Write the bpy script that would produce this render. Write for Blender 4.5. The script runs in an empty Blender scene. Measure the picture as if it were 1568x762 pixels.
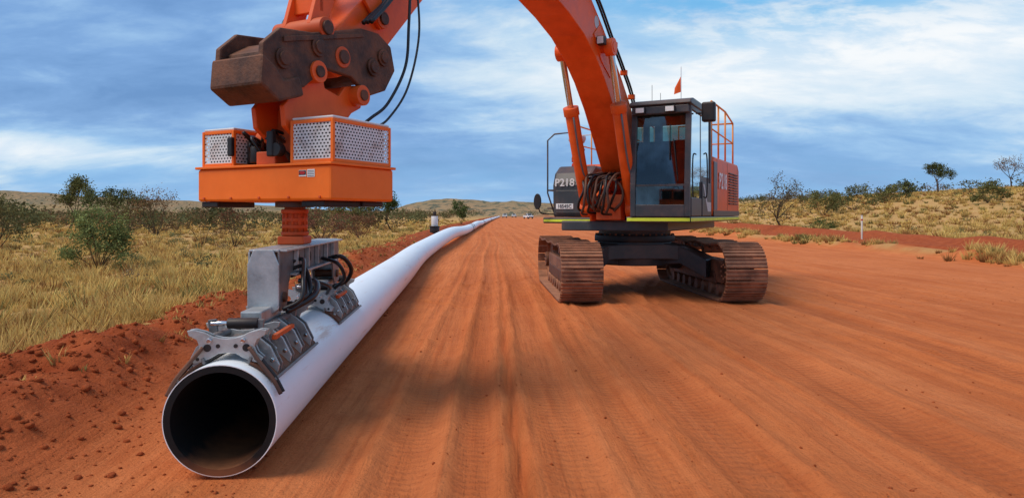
import bpy, math, random
import numpy as np
from mathutils import Vector, Matrix
random.seed(3)
scene=bpy.context.scene
# ------------------------------------------------------------------ node helpers
def new_mat(name):
    m=bpy.data.materials.new(name); m.use_nodes=True
    nt=m.node_tree; nt.nodes.clear()
    out=nt.nodes.new('ShaderNodeOutputMaterial')
    return m,nt,out
def N(nt,t,**kw):
    n=nt.nodes.new(t)
    for k,v in kw.items(): setattr(n,k,v)
    return n
def L(nt,a,b): nt.links.new(a,b)
def noise(nt,vec,scale,detail=4,rough=.55,dist=0):
    n=N(nt,'ShaderNodeTexNoise'); n.inputs['Scale'].default_value=scale
    n.inputs['Detail'].default_value=detail; n.inputs['Roughness'].default_value=rough
    n.inputs['Distortion'].default_value=dist
    if vec is not None: L(nt,vec,n.inputs['Vector'])
    return n.outputs['Fac']
def ramp(nt,fac,p0,p1,c0=(0,0,0,1),c1=(1,1,1,1)):
    r=N(nt,'ShaderNodeValToRGB'); e=r.color_ramp.elements
    e[0].position=p0; e[1].position=p1; e[0].color=c0; e[1].color=c1
    L(nt,fac,r.inputs['Fac']); return r.outputs['Color']
def mixc(nt,f,a,b,mode='MIX'):
    m=N(nt,'ShaderNodeMix',data_type='RGBA',blend_type=mode)
    for sock,v in ((m.inputs[0],f),(m.inputs[6],a),(m.inputs[7],b)):
        if isinstance(v,(int,float)): sock.default_value=v
        elif isinstance(v,tuple): sock.default_value=v if len(v)==4 else (*v,1)
        else: L(nt,v,sock)
    return m.outputs[2]
def math_(nt,op,a,b=None,c=None,clamp=False):
    m=N(nt,'ShaderNodeMath',operation=op); m.use_clamp=clamp
    for i,v in enumerate((a,b,c)):
        if v is None: continue
        if isinstance(v,(int,float)): m.inputs[i].default_value=v
        else: L(nt,v,m.inputs[i])
    return m.outputs[0]
def bump(nt,h,strength,dist=.02,normal=None):
    b=N(nt,'ShaderNodeBump'); b.inputs['Strength'].default_value=strength; b.inputs['Distance'].default_value=dist
    L(nt,h,b.inputs['Height'])
    if normal is not None: L(nt,normal,b.inputs['Normal'])
    return b.outputs['Normal']
def paint(name,col,rough=.45,metal=0,dust=.35,dustcol=(.36,.13,.055),scale=3,bmp=.08,var=.25,spec=.4):
    m,nt,out=new_mat(name)
    p=N(nt,'ShaderNodeBsdfPrincipled'); p.inputs['Specular IOR Level'].default_value=spec
    geo=N(nt,'ShaderNodeNewGeometry'); pos=geo.outputs['Position']
    n1=noise(nt,pos,scale,5,.62); n2=noise(nt,pos,scale*9,3,.6)
    c=mixc(nt,ramp(nt,n1,.3,.7),tuple(x*(1-var) for x in col),tuple(min(1,x*(1+var*.4)) for x in col))
    dm=mixc(nt,.5,ramp(nt,n1,.42,.75),ramp(nt,n2,.4,.8),'MULTIPLY')
    sx=N(nt,'ShaderNodeSeparateXYZ'); L(nt,geo.outputs['Normal'],sx.inputs[0])
    up=math_(nt,'MULTIPLY',math_(nt,'MAXIMUM',sx.outputs['Z'],0.0),.55)
    f=math_(nt,'ADD',math_(nt,'MULTIPLY',dm,1.0),up)
    f=math_(nt,'MULTIPLY',f,dust,clamp=True)
    c=mixc(nt,f,c,dustcol)
    L(nt,c,p.inputs['Base Color'])
    r=math_(nt,'ADD',math_(nt,'MULTIPLY',f,.4),rough,clamp=True); L(nt,r,p.inputs['Roughness'])
    p.inputs['Metallic'].default_value=metal
    L(nt,bump(nt,n2,bmp,.01),p.inputs['Normal'])
    L(nt,p.outputs[0],out.inputs[0]); return m
M={}
M['orange']=paint('orange_paint',(.86,.108,.010),.40,dust=.32,dustcol=(.42,.13,.045),spec=.3)
M['orange2']=paint('head_orange_paint',(.97,.17,.010),.42,dust=.24,var=.18,dustcol=(.45,.15,.05),spec=.3)
M['orangered']=paint('faded_orange_paint',(.68,.095,.018),.5,dust=.5,spec=.3)
M['amber']=paint('handrail_amber_paint',(.80,.26,.03),.45,dust=.2)
M['grey']=paint('dark_grey_paint',(.05,.055,.06),.4,dust=.25)
M['grey2']=paint('mid_grey_paint',(.13,.14,.15),.45,dust=.3)
M['black']=paint('black_rubber',(.012,.012,.013),.5,dust=.12)
M['rust']=paint('rusty_steel',(.12,.05,.028),.55,metal=.3,dust=.6,dustcol=(.30,.105,.045),scale=5,bmp=.4,var=.65)
M['track']=paint('dusty_track_steel',(.26,.11,.06),.6,metal=.2,dust=.8,dustcol=(.54,.23,.12),scale=4,bmp=.3,var=.45)
M['galv']=paint('galvanised_steel',(.52,.54,.54),.36,metal=.55,dust=.4,dustcol=(.30,.17,.11),scale=8,bmp=.12,var=.45)
M['galvd']=paint('worn_grey_steel',(.22,.225,.225),.4,metal=.5,dust=.5,dustcol=(.26,.12,.07),scale=8,bmp=.12,var=.45)
M['chrome']=paint('chrome_rod',(.7,.7,.7),.2,metal=1,dust=.1)
M['white']=paint('white_plastic',(.72,.72,.72),.5,dust=.2)
M['red']=paint('red_cloth',(.5,.03,.02),.8,dust=.3,scale=12,bmp=.6)
M['hose']=paint('dusty_hose',(.07,.035,.025),.6,dust=.6)
M['yellow']=paint('reflective_yellow',(.75,.85,.05),.4,dust=.12)
M['decal_silver']=paint('silver_decal',(.5,.5,.5),.4,dust=.2)
M['decal_white']=paint('white_decal',(.8,.8,.78),.5,dust=.1)
M['decal_red']=paint('red_decal',(.5,.02,.02),.5,dust=.05)
M['purple']=paint('purple_decal',(.18,.04,.3),.5,dust=.05)
M['seat']=paint('seat_fabric',(.05,.05,.055),.9,dust=.1)
M['lamp']=paint('lamp_lens',(.85,.85,.8),.15,dust=.05)
M['postwhite']=paint('post_paint',(.75,.7,.6),.6,dust=.3)
M['rubberhose']=paint('black_hose',(.01,.01,.011),.35,dust=.05)
M['carglass']=paint('car_glass',(.02,.025,.03),.1,dust=.05)
# glass
m,nt,out=new_mat('cab_glass')
tr=N(nt,'ShaderNodeBsdfTransparent'); tr.inputs[0].default_value=(.33,.45,.41,1)
gl=N(nt,'ShaderNodeBsdfGlossy'); gl.inputs['Roughness'].default_value=.03; gl.inputs[0].default_value=(.9,.95,.95,1)
fr=N(nt,'ShaderNodeFresnel'); fr.inputs[0].default_value=1.6
geo=N(nt,'ShaderNodeNewGeometry')
f=math_(nt,'ADD',math_(nt,'MULTIPLY',fr.outputs[0],1.5),math_(nt,'MULTIPLY',ramp(nt,noise(nt,geo.outputs['Position'],2.5,4),.4,.8),.12),clamp=True)
mx=N(nt,'ShaderNodeMixShader'); L(nt,f,mx.inputs[0]); L(nt,tr.outputs[0],mx.inputs[1]); L(nt,gl.outputs[0],mx.inputs[2]); L(nt,mx.outputs[0],out.inputs[0])
M['glass']=m
# perforated sheet
def perforated(name,ax):
    m,nt,out=new_mat(name)
    tc=N(nt,'ShaderNodeTexCoord'); s=N(nt,'ShaderNodeSeparateXYZ'); L(nt,tc.outputs['Object'],s.inputs[0])
    k=42.0
    v=math_(nt,'MULTIPLY',s.outputs['Z'],k*1.0); u=math_(nt,'MULTIPLY',s.outputs[ax],k*.72)
    row=math_(nt,'FLOOR',v); odd=math_(nt,'MULTIPLY',math_(nt,'MODULO',row,2.0),.5)
    u=math_(nt,'ADD',u,odd)
    fu=math_(nt,'SUBTRACT',math_(nt,'FRACT',u),.5); fv=math_(nt,'SUBTRACT',math_(nt,'FRACT',v),.5)
    d=math_(nt,'SQRT',math_(nt,'ADD',math_(nt,'MULTIPLY',fu,fu),math_(nt,'MULTIPLY',fv,fv)))
    hole=math_(nt,'LESS_THAN',d,.27)
    p=N(nt,'ShaderNodeBsdfPrincipled'); geo=N(nt,'ShaderNodeNewGeometry')
    c=mixc(nt,ramp(nt,noise(nt,geo.outputs['Position'],9,5),.5,.75),(.66,.65,.64,1),(.42,.30,.25,1))
    L(nt,c,p.inputs['Base Color']); p.inputs['Roughness'].default_value=.5
    t=N(nt,'ShaderNodeBsdfTransparent'); mx=N(nt,'ShaderNodeMixShader')
    L(nt,hole,mx.inputs[0]); L(nt,p.outputs[0],mx.inputs[1]); L(nt,t.outputs[0],mx.inputs[2]); L(nt,mx.outputs[0],out.inputs[0])
    return m
M['perfY']=perforated('perforated_sheet_front','Y'); M['perfX']=perforated('perforated_sheet_side','X')
# ------------------------------------------------------------------ object helpers
class Ctx: pass
C=Ctx(); C.root=None; C.F=Matrix.Identity(4)
def link(o):
    scene.collection.objects.link(o); return o
ROOTS={}
def empty(name,M4):
    e=bpy.data.objects.new(name,None); e.empty_display_size=.3; link(e); e.matrix_world=M4
    ROOTS[e.name]=M4.copy(); return e
def finish(name,me,mat,bevel=0,smooth=False):
    if mat is not None and len(me.materials)==0: me.materials.append(M[mat] if isinstance(mat,str) else mat)
    o=bpy.data.objects.new(name,me); link(o)
    if C.root is not None:
        o.parent=C.root; o.matrix_basis=ROOTS[C.root.name].inverted()@C.F
    else: o.matrix_basis=C.F
    if smooth:
        for p in me.polygons: p.use_smooth=True
    if bevel>0:
        b=o.modifiers.new('bev','BEVEL'); b.width=bevel; b.segments=2; b.limit_method='ANGLE'; b.angle_limit=math.radians(40)
    return o
def mesh(name,v,f,mat,bevel=0,smooth=False):
    me=bpy.data.meshes.new(name); me.from_pydata([tuple(x) for x in v],[],f); me.update()
    return finish(name,me,mat,bevel,smooth)
def boxvf(x0,x1,y0,y1,z0,z1):
    v=[(x0,y0,z0),(x1,y0,z0),(x1,y1,z0),(x0,y1,z0),(x0,y0,z1),(x1,y0,z1),(x1,y1,z1),(x0,y1,z1)]
    f=[(0,3,2,1),(4,5,6,7),(0,1,5,4),(1,2,6,5),(2,3,7,6),(3,0,4,7)]
    return v,f
def box(name,x0,x1,y0,y1,z0,z1,mat,bevel=.01):
    v,f=boxvf(min(x0,x1),max(x0,x1),min(y0,y1),max(y0,y1),min(z0,z1),max(z0,z1)); return mesh(name,v,f,mat,bevel)
def beam(name,p0,p1,w,h,mat,bevel=.006):
    p0=Vector(p0);p1=Vector(p1); d=(p1-p0).normalized()
    up=Vector((0,0,1)) if abs(d.z)<.95 else Vector((1,0,0))
    s=d.cross(up).normalized(); u=s.cross(d).normalized(); v=[]
    for p in (p0,p1):
        for a,b in ((-1,-1),(1,-1),(1,1),(-1,1)): v.append(p+s*a*w/2+u*b*h/2)
    return mesh(name,v,[(0,1,2,3),(7,6,5,4),(0,4,5,1),(1,5,6,2),(2,6,7,3),(3,7,4,0)],mat,bevel)
def cylvf(p0,p1,r0,r1=None,seg=24,off=0):
    r1=r0 if r1 is None else r1
    p0=Vector(p0);p1=Vector(p1); d=(p1-p0).normalized(); a=Vector((0,0,1)) if abs(d.z)<.9 else Vector((1,0,0))
    s=d.cross(a).normalized(); u=s.cross(d); v=[];f=[]
    for p,r in ((p0,r0),(p1,r1)):
        for i in range(seg):
            t=2*math.pi*i/seg; v.append(p+(s*math.cos(t)+u*math.sin(t))*r)
    for i in range(seg):
        j=(i+1)%seg; f.append((off+i,off+j,off+seg+j,off+seg+i))
    f.append(tuple(off+i for i in reversed(range(seg)))); f.append(tuple(off+seg+i for i in range(seg)))
    return v,f
def cyl(name,p0,p1,r,mat,r1=None,seg=24,bevel=.004):
    v,f=cylvf(p0,p1,r,r1,seg); o=mesh(name,v,f,mat,bevel)
    for p in o.data.polygons:
        if len(p.vertices)==4: p.use_smooth=True
    return o
def prism(name,pts,y0,y1,mat,bevel=.012):
    """profile in X-Z extruded along Y"""
    n=len(pts); v=[(a,y0,b) for a,b in pts]+[(a,y1,b) for a,b in pts]
    f=[tuple(range(n)),tuple(reversed(range(n,2*n)))]+[((i+1)%n,i,n+i,n+(i+1)%n) for i in range(n)]
    return mesh(name,v,f,mat,bevel)
def prismYZ(name,pts,x0,x1,mat,bevel=.006):
    n=len(pts); v=[(x0,a,b) for a,b in pts]+[(x1,a,b) for a,b in pts]
    f=[tuple(reversed(range(n))),tuple(range(n,2*n))]+[(i,(i+1)%n,n+(i+1)%n,n+i) for i in range(n)]
    return mesh(name,v,f,mat,bevel)
def catmull(pts,n=8):
    P=[Vector(p) for p in pts]; P=[P[0]*2-P[1]]+P+[P[-1]*2-P[-2]]; out=[]
    for i in range(1,len(P)-2):
        for k in range(n):
            t=k/n; a,b,c,d=P[i-1],P[i],P[i+1],P[i+2]
            out.append(.5*((2*b)+(c-a)*t+(2*a-5*b+4*c-d)*t*t+(3*b-a-3*c+d)*t**3))
    out.append(P[-2]); return out
def tube(name,pts,r,mat,seg=10,sm=8):
    P=catmull(pts,sm) if sm>1 else [Vector(p) for p in pts]
    v=[];f=[]; prev=None
    for i,p in enumerate(P):
        d=(P[min(i+1,len(P)-1)]-P[max(i-1,0)]).normalized()
        if prev is None:
            a=Vector((0,0,1)) if abs(d.z)<.9 else Vector((1,0,0)); s=d.cross(a).normalized()
        else:
            s=(prev-d*prev.dot(d)).normalized()
        prev=s; u=s.cross(d)
        for k in range(seg):
            t=2*math.pi*k/seg; v.append(p+(s*math.cos(t)+u*math.sin(t))*r)
    for i in range(len(P)-1):
        for k in range(seg):
            j=(k+1)%seg; f.append((i*seg+k,i*seg+j,(i+1)*seg+j,(i+1)*seg+k))
    f.append(tuple(reversed(range(seg)))); f.append(tuple((len(P)-1)*seg+k for k in range(seg)))
    return mesh(name,v,f,mat,0,True)
def text(name,s,loc,xa,ya,size,mat,ext=.002):
    cu=bpy.data.curves.new(name,'FONT'); cu.body=s; cu.size=size; cu.extrude=ext; cu.align_x='CENTER'; cu.align_y='CENTER'; cu.offset=size*.012
    cu.materials.append(M[mat])
    o=bpy.data.objects.new(name,cu); link(o)
    xa=Vector(xa);ya=Vector(ya);za=xa.cross(ya)
    T=Matrix((xa,ya,za)).transposed().to_4x4(); T.translation=Vector(loc)
    o.parent=C.root; o.matrix_basis=ROOTS[C.root.name].inverted()@C.F@T
    return o
def fast_mesh(name,V,T,mats,col=None,quads=False,midx=None,smooth=False):
    k=4 if quads else 3
    me=bpy.data.meshes.new(name); me.vertices.add(len(V)); me.vertices.foreach_set('co',V.astype(np.float32).ravel())
    me.loops.add(len(T)*k); me.loops.foreach_set('vertex_index',T.astype(np.int32).ravel())
    me.polygons.add(len(T)); me.polygons.foreach_set('loop_start',np.arange(0,len(T)*k,k,dtype=np.int32))
    for mt in mats: me.materials.append(mt)
    me.update(calc_edges=True)
    if smooth: me.polygons.foreach_set('use_smooth',np.ones(len(T),dtype=bool))
    if col is not None:
        a=me.color_attributes.new('Col','FLOAT_COLOR','POINT'); a.data.foreach_set('color',col.astype(np.float32).ravel())
    o=bpy.data.objects.new(name,me); link(o); return o
# ------------------------------------------------------------------ noise (numpy)
def h2(ix,iy,seed):
    n=(ix.astype(np.int64)*374761393+iy.astype(np.int64)*668265263+seed*982451653)&0xffffffff
    n=((n^(n>>13))*1274126177)&0xffffffff
    return ((n^(n>>16))&0xffff)/65535.0
def vn(x,y,seed=0):
    ix=np.floor(x);iy=np.floor(y);fx=x-ix;fy=y-iy; fx=fx*fx*(3-2*fx);fy=fy*fy*(3-2*fy)
    a=h2(ix,iy,seed);b=h2(ix+1,iy,seed);c=h2(ix,iy+1,seed);d=h2(ix+1,iy+1,seed)
    return a+(b-a)*fx+(c-a)*fy+(a-b-c+d)*fx*fy
def fbm(x,y,seed=0,o=4):
    s=0;a=.5
    for i in range(o): s=s+a*vn(x*2**i,y*2**i,seed+i*7); a*=.5
    return s
def ss(x,a,b):
    t=np.clip((x-a)/(b-a),0,1); return t*t*(3-2*t)
def pipe_x(y):
    return np.interp(y,[0,3.83,13,24,40,70,120,200,350],[-1.4,-1.64,-2.25,-2.95,-3.3,-3.75,-4.5,-5.3,-6.5])
def bermc(y): return -3.35-.05*np.minimum(y,60)-.012*np.maximum(y-60,0)
RUTS=[(-.62,.07,.02,0),(-.30,.17,.04,1),(.12,.13,.035,1),(.40,.045,.050,0),(.72,.19,.04,1),(1.22,.12,.03,1),(1.48,.035,.04,0),(1.8,.24,.03,1),(2.55,.12,.02,0),(3.2,.27,.03,1),(4.3,.15,.018,0),(5.2,.27,.026,1),(6.6,.2,.016,0),(8,.3,.02,1)]
def rutfields(x,y):
    xc=x+.037*y+.15*np.sin(y*.09+1)+.05*np.sin(y*.31)
    rut=0; mk=0; tr=0
    for c,w,d,t in RUTS:
        m=vn(y*.12+c*9,y*0+c,3)
        u=(xc-c)/w; core=np.exp(-u**4)
        rut=rut-d*(.2+1.2*m)*core+d*.75*(.3+m)*np.exp(-((np.abs(u)-1.25)/.28)**2)
        mk=np.maximum(mk,core*(.1+.9*m)); tr=np.maximum(tr,core*t*(m>.35))
    # arcing tracks left when machines swung across
    for (x0,y0,R,w) in ((22.5,9,20.3,.09),(22.5,9,21.9,.11),(-14,26,17.4,.12),(-6.5,3.5,9.6,.10),(-6.5,3.5,11.4,.10)):
        q=np.sqrt((x-x0)**2+(y-y0)**2); u=(q-R)/w; k=ss(y,5,9)*ss(vn(x*.25,y*.25,int(R*10)),.3,.6); core=np.exp(-u**4)*k
        rut=rut-.025*core+.02*np.exp(-((np.abs(u)-1.25)/.3)**2)*k; mk=np.maximum(mk,core*.7); tr=np.maximum(tr,core)
    return xc,rut,mk,tr
def ground(x,y):
    x=np.asarray(x,float);y=np.asarray(y,float)
    bc=bermc(y); road=ss(x,bc+.4,bc+1.4)*(1-ss(x,13.6,14.6))
    near=np.exp(-np.maximum(y,0)/60)
    z=(fbm(x*.5,y*.5,1)-.47)*.09*near+(fbm(x*3,y*3,5)-.47)*.03*near
    xc,rut,mk,tr=rutfields(x,y)
    streak=(vn(xc*14,y*.5,11)-.5)*.020*(.3+vn(x*.6,y*.2,14))+(vn(xc*5,y*.25,12)-.5)*.016
    z=z+road*(rut*1.1+streak)*near
    # loose crumbs along the wheel lines
    z=z+road*np.maximum(fbm(x*9,y*6,33)-.56,0)*.16*near*ss(fbm(x*.8,y*.3,34),.42,.6)
    pr=np.exp(-((x-pipe_x(y))/.5)**2); z=z*(1-pr)+.012*pr
    cl=fbm(x*2.3,y*2.3,21)
    bm=np.exp(-(np.maximum(np.abs(x-bc)-.12,0)/.60)**2)
    z=z+(.24+.34*fbm(x*.7,y*.7,22))*bm*(.6+.65*cl)
    z=z+(fbm(x*6,y*6,31)-.47)*.13*np.exp(-((x-bc)/.9)**2)
    left=1-ss(x,bc-1.4,bc-.2)
    z=z+left*(.05+.25*(fbm(x*.25,y*.25,41)-.3))
    r=x
    z=z+.28*np.exp(-((r-14.9)/.6)**2)*(.5+vn(x,y*.6,51))
    z=z+.30*np.exp(-((r-16.9)/.5)**2)+.40*np.exp(-((r-22.5)/1.2)**2)*(.6+.6*vn(x*.4,y*.4,52))
    hx=np.maximum(x-21,0)
    z=z+9*(1-np.exp(-.15*hx/9))*ss(y,22,80)
    hills=ss(y,250,700)*14*np.maximum(fbm(x/160+3.1,y/260,61)-.42,0)*2.4
    z=z+hills*ss(np.abs(x+5),8,60)
    hl=ss(-x,200,700)*ss(y,300,800)*8*fbm(x/400,y/400,71)
    return z+hl
def masks(x,y):
    bc=bermc(y); e=(fbm(x*.9,y*.9,81)-.47)*1.6
    gl=1-ss(x+e,bc-1.1,bc-.3)
    gr=ss(x+e,22.8,24)
    ridge=.75*np.exp(-((x-14.9)/.6)**4)*ss(fbm(x*.7,y*.7,83),.38,.55)
    grass=np.clip(gl+gr+ridge,0,1)
    soil=np.exp(-((x-bc)/1.0)**4)+ss(x,14.3,15.5)*(1-gr)
    soil=np.clip(soil,0,1)
    return grass,soil
# ------------------------------------------------------------------ ground mesh
def axis():
    a=list(np.arange(-5.5,7,.045))
    s=.05;x=7
    while x<3500: s*=1.045 if x>20 else 1.03; x+=s; a.append(x)
    s=.05;x=-5.5
    while x>-3500: s*=1.045 if x<-16 else 1.03; x-=s; a.insert(0,x)
    return np.array(a)
xs=axis()
ys=list(np.arange(-12,2.4,.4))+list(np.arange(2.4,13,.055)); s=.055;y=13
while y<4000: s*=1.03; y+=s; ys.append(y)
ys=np.array(ys)
X,Y=np.meshgrid(xs,ys); Z=ground(X,Y)
V=np.stack([X,Y,Z],-1).reshape(-1,3); nx=len(xs);ny=len(ys)
i=np.arange(nx*ny).reshape(ny,nx); Q=np.stack([i[:-1,:-1],i[:-1,1:],i[1:,1:],i[1:,:-1]],-1).reshape(-1,4)
g,sl=masks(X,Y); _,_,mk,trd=rutfields(X,Y); rd=ss(X,bermc(Y)+1.2,bermc(Y)+1.8)*(1-ss(X,13,14)); mk=mk*rd; trd=trd*rd
col=np.stack([g,sl,mk,trd],-1).reshape(-1,4)
m,nt,out=new_mat('red_earth')
p=N(nt,'ShaderNodeBsdfPrincipled'); p.inputs['Roughness'].default_value=.95; p.inputs['Specular IOR Level'].default_value=.08
geo=N(nt,'ShaderNodeNewGeometry'); pos=geo.outputs['Position']
sp=N(nt,'ShaderNodeSeparateXYZ'); L(nt,pos,sp.inputs[0])
xr=math_(nt,'ADD',sp.outputs['X'],math_(nt,'MULTIPLY',sp.outputs['Y'],.037))
cb=N(nt,'ShaderNodeCombineXYZ'); L(nt,math_(nt,'MULTIPLY',xr,1.0),cb.inputs[0]); L(nt,math_(nt,'MULTIPLY',sp.outputs['Y'],.035),cb.inputs[1])
st1=noise(nt,cb.outputs[0],2.2,3,.6,.3); st2=noise(nt,cb.outputs[0],16,3,.65)
n_big=noise(nt,pos,.35,3); n_mid=noise(nt,pos,3.5,5,.65); n_f=noise(nt,pos,42,5,.72)
at=N(nt,'ShaderNodeAttribute',attribute_name='Col'); sc=N(nt,'ShaderNodeSeparateColor'); L(nt,at.outputs['Color'],sc.inputs[0])
road=mixc(nt,ramp(nt,n_big,.3,.7),(.53,.135,.038,1),(.66,.19,.058,1))
road=mixc(nt,math_(nt,'MULTIPLY',ramp(nt,st1,.38,.62),.5),road,(.72,.235,.085,1))
road=mixc(nt,math_(nt,'MULTIPLY',ramp(nt,st2,.48,.70),.5),road,(.42,.092,.026,1))
road=mixc(nt,math_(nt,'MULTIPLY',ramp(nt,n_mid,.45,.75),.4),road,(.41,.09,.027,1))
road=mixc(nt,math_(nt,'MULTIPLY',sc.outputs[2],.40),road,(.37,.085,.027,1))
soil=mixc(nt,ramp(nt,n_mid,.3,.7),(.26,.047,.014,1),(.45,.105,.034,1))
gr=mixc(nt,ramp(nt,n_mid,.35,.65),(.52,.32,.11,1),(.45,.19,.07,1))
gr=mixc(nt,math_(nt,'MULTIPLY',ramp(nt,noise(nt,pos,.12,3,.6),.50,.70),.4),gr,(.26,.20,.07,1))
gr=mixc(nt,math_(nt,'MULTIPLY',ramp(nt,noise(nt,pos,1.2,3,.6),.4,.7),.45),gr,(.68,.46,.17,1))
c=mixc(nt,sc.outputs[1],road,soil); c=mixc(nt,sc.outputs[0],c,gr)
c=mixc(nt,math_(nt,'MULTIPLY',ramp(nt,n_f,.54,.72),.42),c,(.19,.045,.018,1))
c=mixc(nt,math_(nt,'MULTIPLY',ramp(nt,n_f,.28,.42,(1,1,1,1),(0,0,0,1)),.35),c,(.74,.28,.12,1))
far=math_(nt,'MULTIPLY',ramp(nt,math_(nt,'DIVIDE',sp.outputs['Y'],600.0),.3,.9),.75)
c=mixc(nt,far,c,mixc(nt,ramp(nt,noise(nt,pos,.03,5,.7),.4,.6),(.12,.11,.06,1),(.32,.21,.10,1)))
L(nt,c,p.inputs['Base Color'])
lug=N(nt,'ShaderNodeTexWave',wave_type='BANDS',bands_direction='Y'); lug.inputs['Scale'].default_value=3.6; lug.inputs['Distortion'].default_value=1.6; lug.inputs['Detail'].default_value=2; lug.inputs['Detail Scale'].default_value=3
L(nt,pos,lug.inputs['Vector'])
lugm=math_(nt,'MULTIPLY',lug.outputs['Fac'],at.outputs['Alpha'])
hgt=math_(nt,'ADD',math_(nt,'MULTIPLY',n_mid,1.6),n_f)
hgt=math_(nt,'ADD',hgt,math_(nt,'MULTIPLY',st2,1.0)); hgt=math_(nt,'ADD',hgt,math_(nt,'MULTIPLY',lugm,.5))
L(nt,bump(nt,hgt,.85,.028),p.inputs['Normal']); L(nt,p.outputs[0],out.inputs[0])
M['earth']=m
fast_mesh('ground',V,Q,[m],col,quads=True,smooth=True)
def gz(x,y): return float(ground(np.array([x]),np.array([y]))[0])
# clods / stones : one mesh
rng=np.random.default_rng(5)
def clods(name,n):
    phi=(1+5**.5)/2
    b=np.array([(-1,phi,0),(1,phi,0),(-1,-phi,0),(1,-phi,0),(0,-1,phi),(0,1,phi),(0,-1,-phi),(0,1,-phi),(phi,0,-1),(phi,0,1),(-phi,0,-1),(-phi,0,1)])/1.9
    F=np.array([(0,11,5),(0,5,1),(0,1,7),(0,7,10),(0,10,11),(1,5,9),(5,11,4),(11,10,2),(10,7,6),(7,1,8),(3,9,4),(3,4,2),(3,2,6),(3,6,8),(3,8,9),(4,9,5),(2,4,11),(6,2,10),(8,6,7),(9,8,1)])
    y=2.5+28*rng.random(n)**1.8; kind=rng.random(n)
    x=np.where(kind<.66,bermc(y)+rng.normal(0,.55,n),np.where(kind<.78,bermc(y)+.9+rng.random(n)*1.2,-1+rng.random(n)*12))
    s=np.where(kind<.66,.006+.030*rng.random(n)**5,.003+.012*rng.random(n)**4)
    z=ground(x,y)+s*.1
    Vb=b[None]*(1+.6*(rng.random((n,12,1))-.5))*s[:,None,None]*np.array([1,1,.7])+np.stack([x,y,z],-1)[:,None]
    T=(F[None]+np.arange(n)[:,None,None]*12).reshape(-1,3); Vb=Vb.reshape(-1,3)
    col=np.tile([0,1,0,0],(len(Vb),1)); fast_mesh(name,Vb,T,[M['earth']],col)
clods('dirt_clods',15000)
# ------------------------------------------------------------------ vegetation
def veg_mat(name,trans=.25):
    m,nt,out=new_mat(name); at=N(nt,'ShaderNodeAttribute',attribute_name='Col')
    d=N(nt,'ShaderNodeBsdfDiffuse'); t=N(nt,'ShaderNodeBsdfTranslucent'); mx=N(nt,'ShaderNodeMixShader'); mx.inputs[0].default_value=trans
    L(nt,at.outputs['Color'],d.inputs[0]); L(nt,at.outputs['Color'],t.inputs[0])
    L(nt,d.outputs[0],mx.inputs[1]); L(nt,t.outputs[0],mx.inputs[2]); L(nt,mx.outputs[0],out.inputs[0]); return m
M['veg']=veg_mat('foliage'); M['grassm']=veg_mat('dry_grass_blades',trans=.3)
def grass(name,x,y,hs,nb,seed):
    r=np.random.default_rng(seed); n=len(x); z=ground(x,y)
    ang=r.random((n,nb))*2*np.pi; rad=r.random((n,nb))**.7*hs[:,None]*.5
    bx=x[:,None]+np.cos(ang)*rad; by=y[:,None]+np.sin(ang)*rad
    a2=ang+r.normal(0,.7,(n,nb)); lean=.15+.75*r.random((n,nb)); h=hs[:,None]*(.4+.75*r.random((n,nb)))
    w=(.005+.004*r.random((n,nb)))*(1+y[:,None]/11.0)
    pa=r.random((n,nb))*np.pi
    dx=np.cos(pa)*w;dy=np.sin(pa)*w
    zz=z[:,None]-.03+0*bx
    A=np.stack([bx-dx,by-dy,zz],-1);B=np.stack([bx+dx,by+dy,zz],-1)
    T_=np.stack([bx+np.cos(a2)*lean*h,by+np.sin(a2)*lean*h,zz+h],-1)
    V=np.stack([A,B,T_],2).reshape(-1,3); T=np.arange(n*nb*3).reshape(-1,3)
    k=fbm(x*.18,y*.18,91); base=np.array([.82,.53,.17])*(.72+.5*r.random((n,1)))
    gm=((k+r.normal(0,.07,n))>.64)[:,None]; base=np.where(gm,np.array([.32,.26,.085])*(.7+.6*r.random((n,1))),base)
    rm=(r.random(n)<.18)[:,None]; base=np.where(rm,np.array([.42,.20,.07])*np.ones((n,1)),base)
    c=base[:,None,:]*(.75+.5*r.random((n,nb,1)))
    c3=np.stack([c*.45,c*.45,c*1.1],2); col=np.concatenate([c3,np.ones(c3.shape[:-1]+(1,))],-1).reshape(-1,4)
    fast_mesh(name,V,T,[M['grassm']],np.clip(col,0,1))
r=np.random.default_rng(11)
n=15000
y=3.5*np.exp(r.random(n)*math.log(150/3.5)); xb=bermc(y)-.65
x=xb-(r.random(n)**1.15)*(.95*y+5)
keep=(fbm(x*.9,y*.9,81)>.42)|(r.random(n)<.30)
x=x[keep];y=y[keep]; hs=(.09+.28*r.random(len(x))**1.9)*(1+.35*ss(y,20,100))
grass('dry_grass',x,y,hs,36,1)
n=7500
y=18*np.exp(r.random(n)*math.log(160/18)); x=23.3+r.random(n)*(.95*y+8)
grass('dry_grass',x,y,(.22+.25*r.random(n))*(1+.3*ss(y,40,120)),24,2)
n=900
y=16+50*r.random(n)**1.2; x=14.9+r.normal(0,.4,n); k=fbm(x*.5,y*.5,83)>.42; x=x[k];y=y[k]
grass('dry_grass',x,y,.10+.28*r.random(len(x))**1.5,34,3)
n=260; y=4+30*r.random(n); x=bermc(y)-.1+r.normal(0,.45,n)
grass('berm_grass',x,y,.05+.10*r.random(n),14,4)

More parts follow.
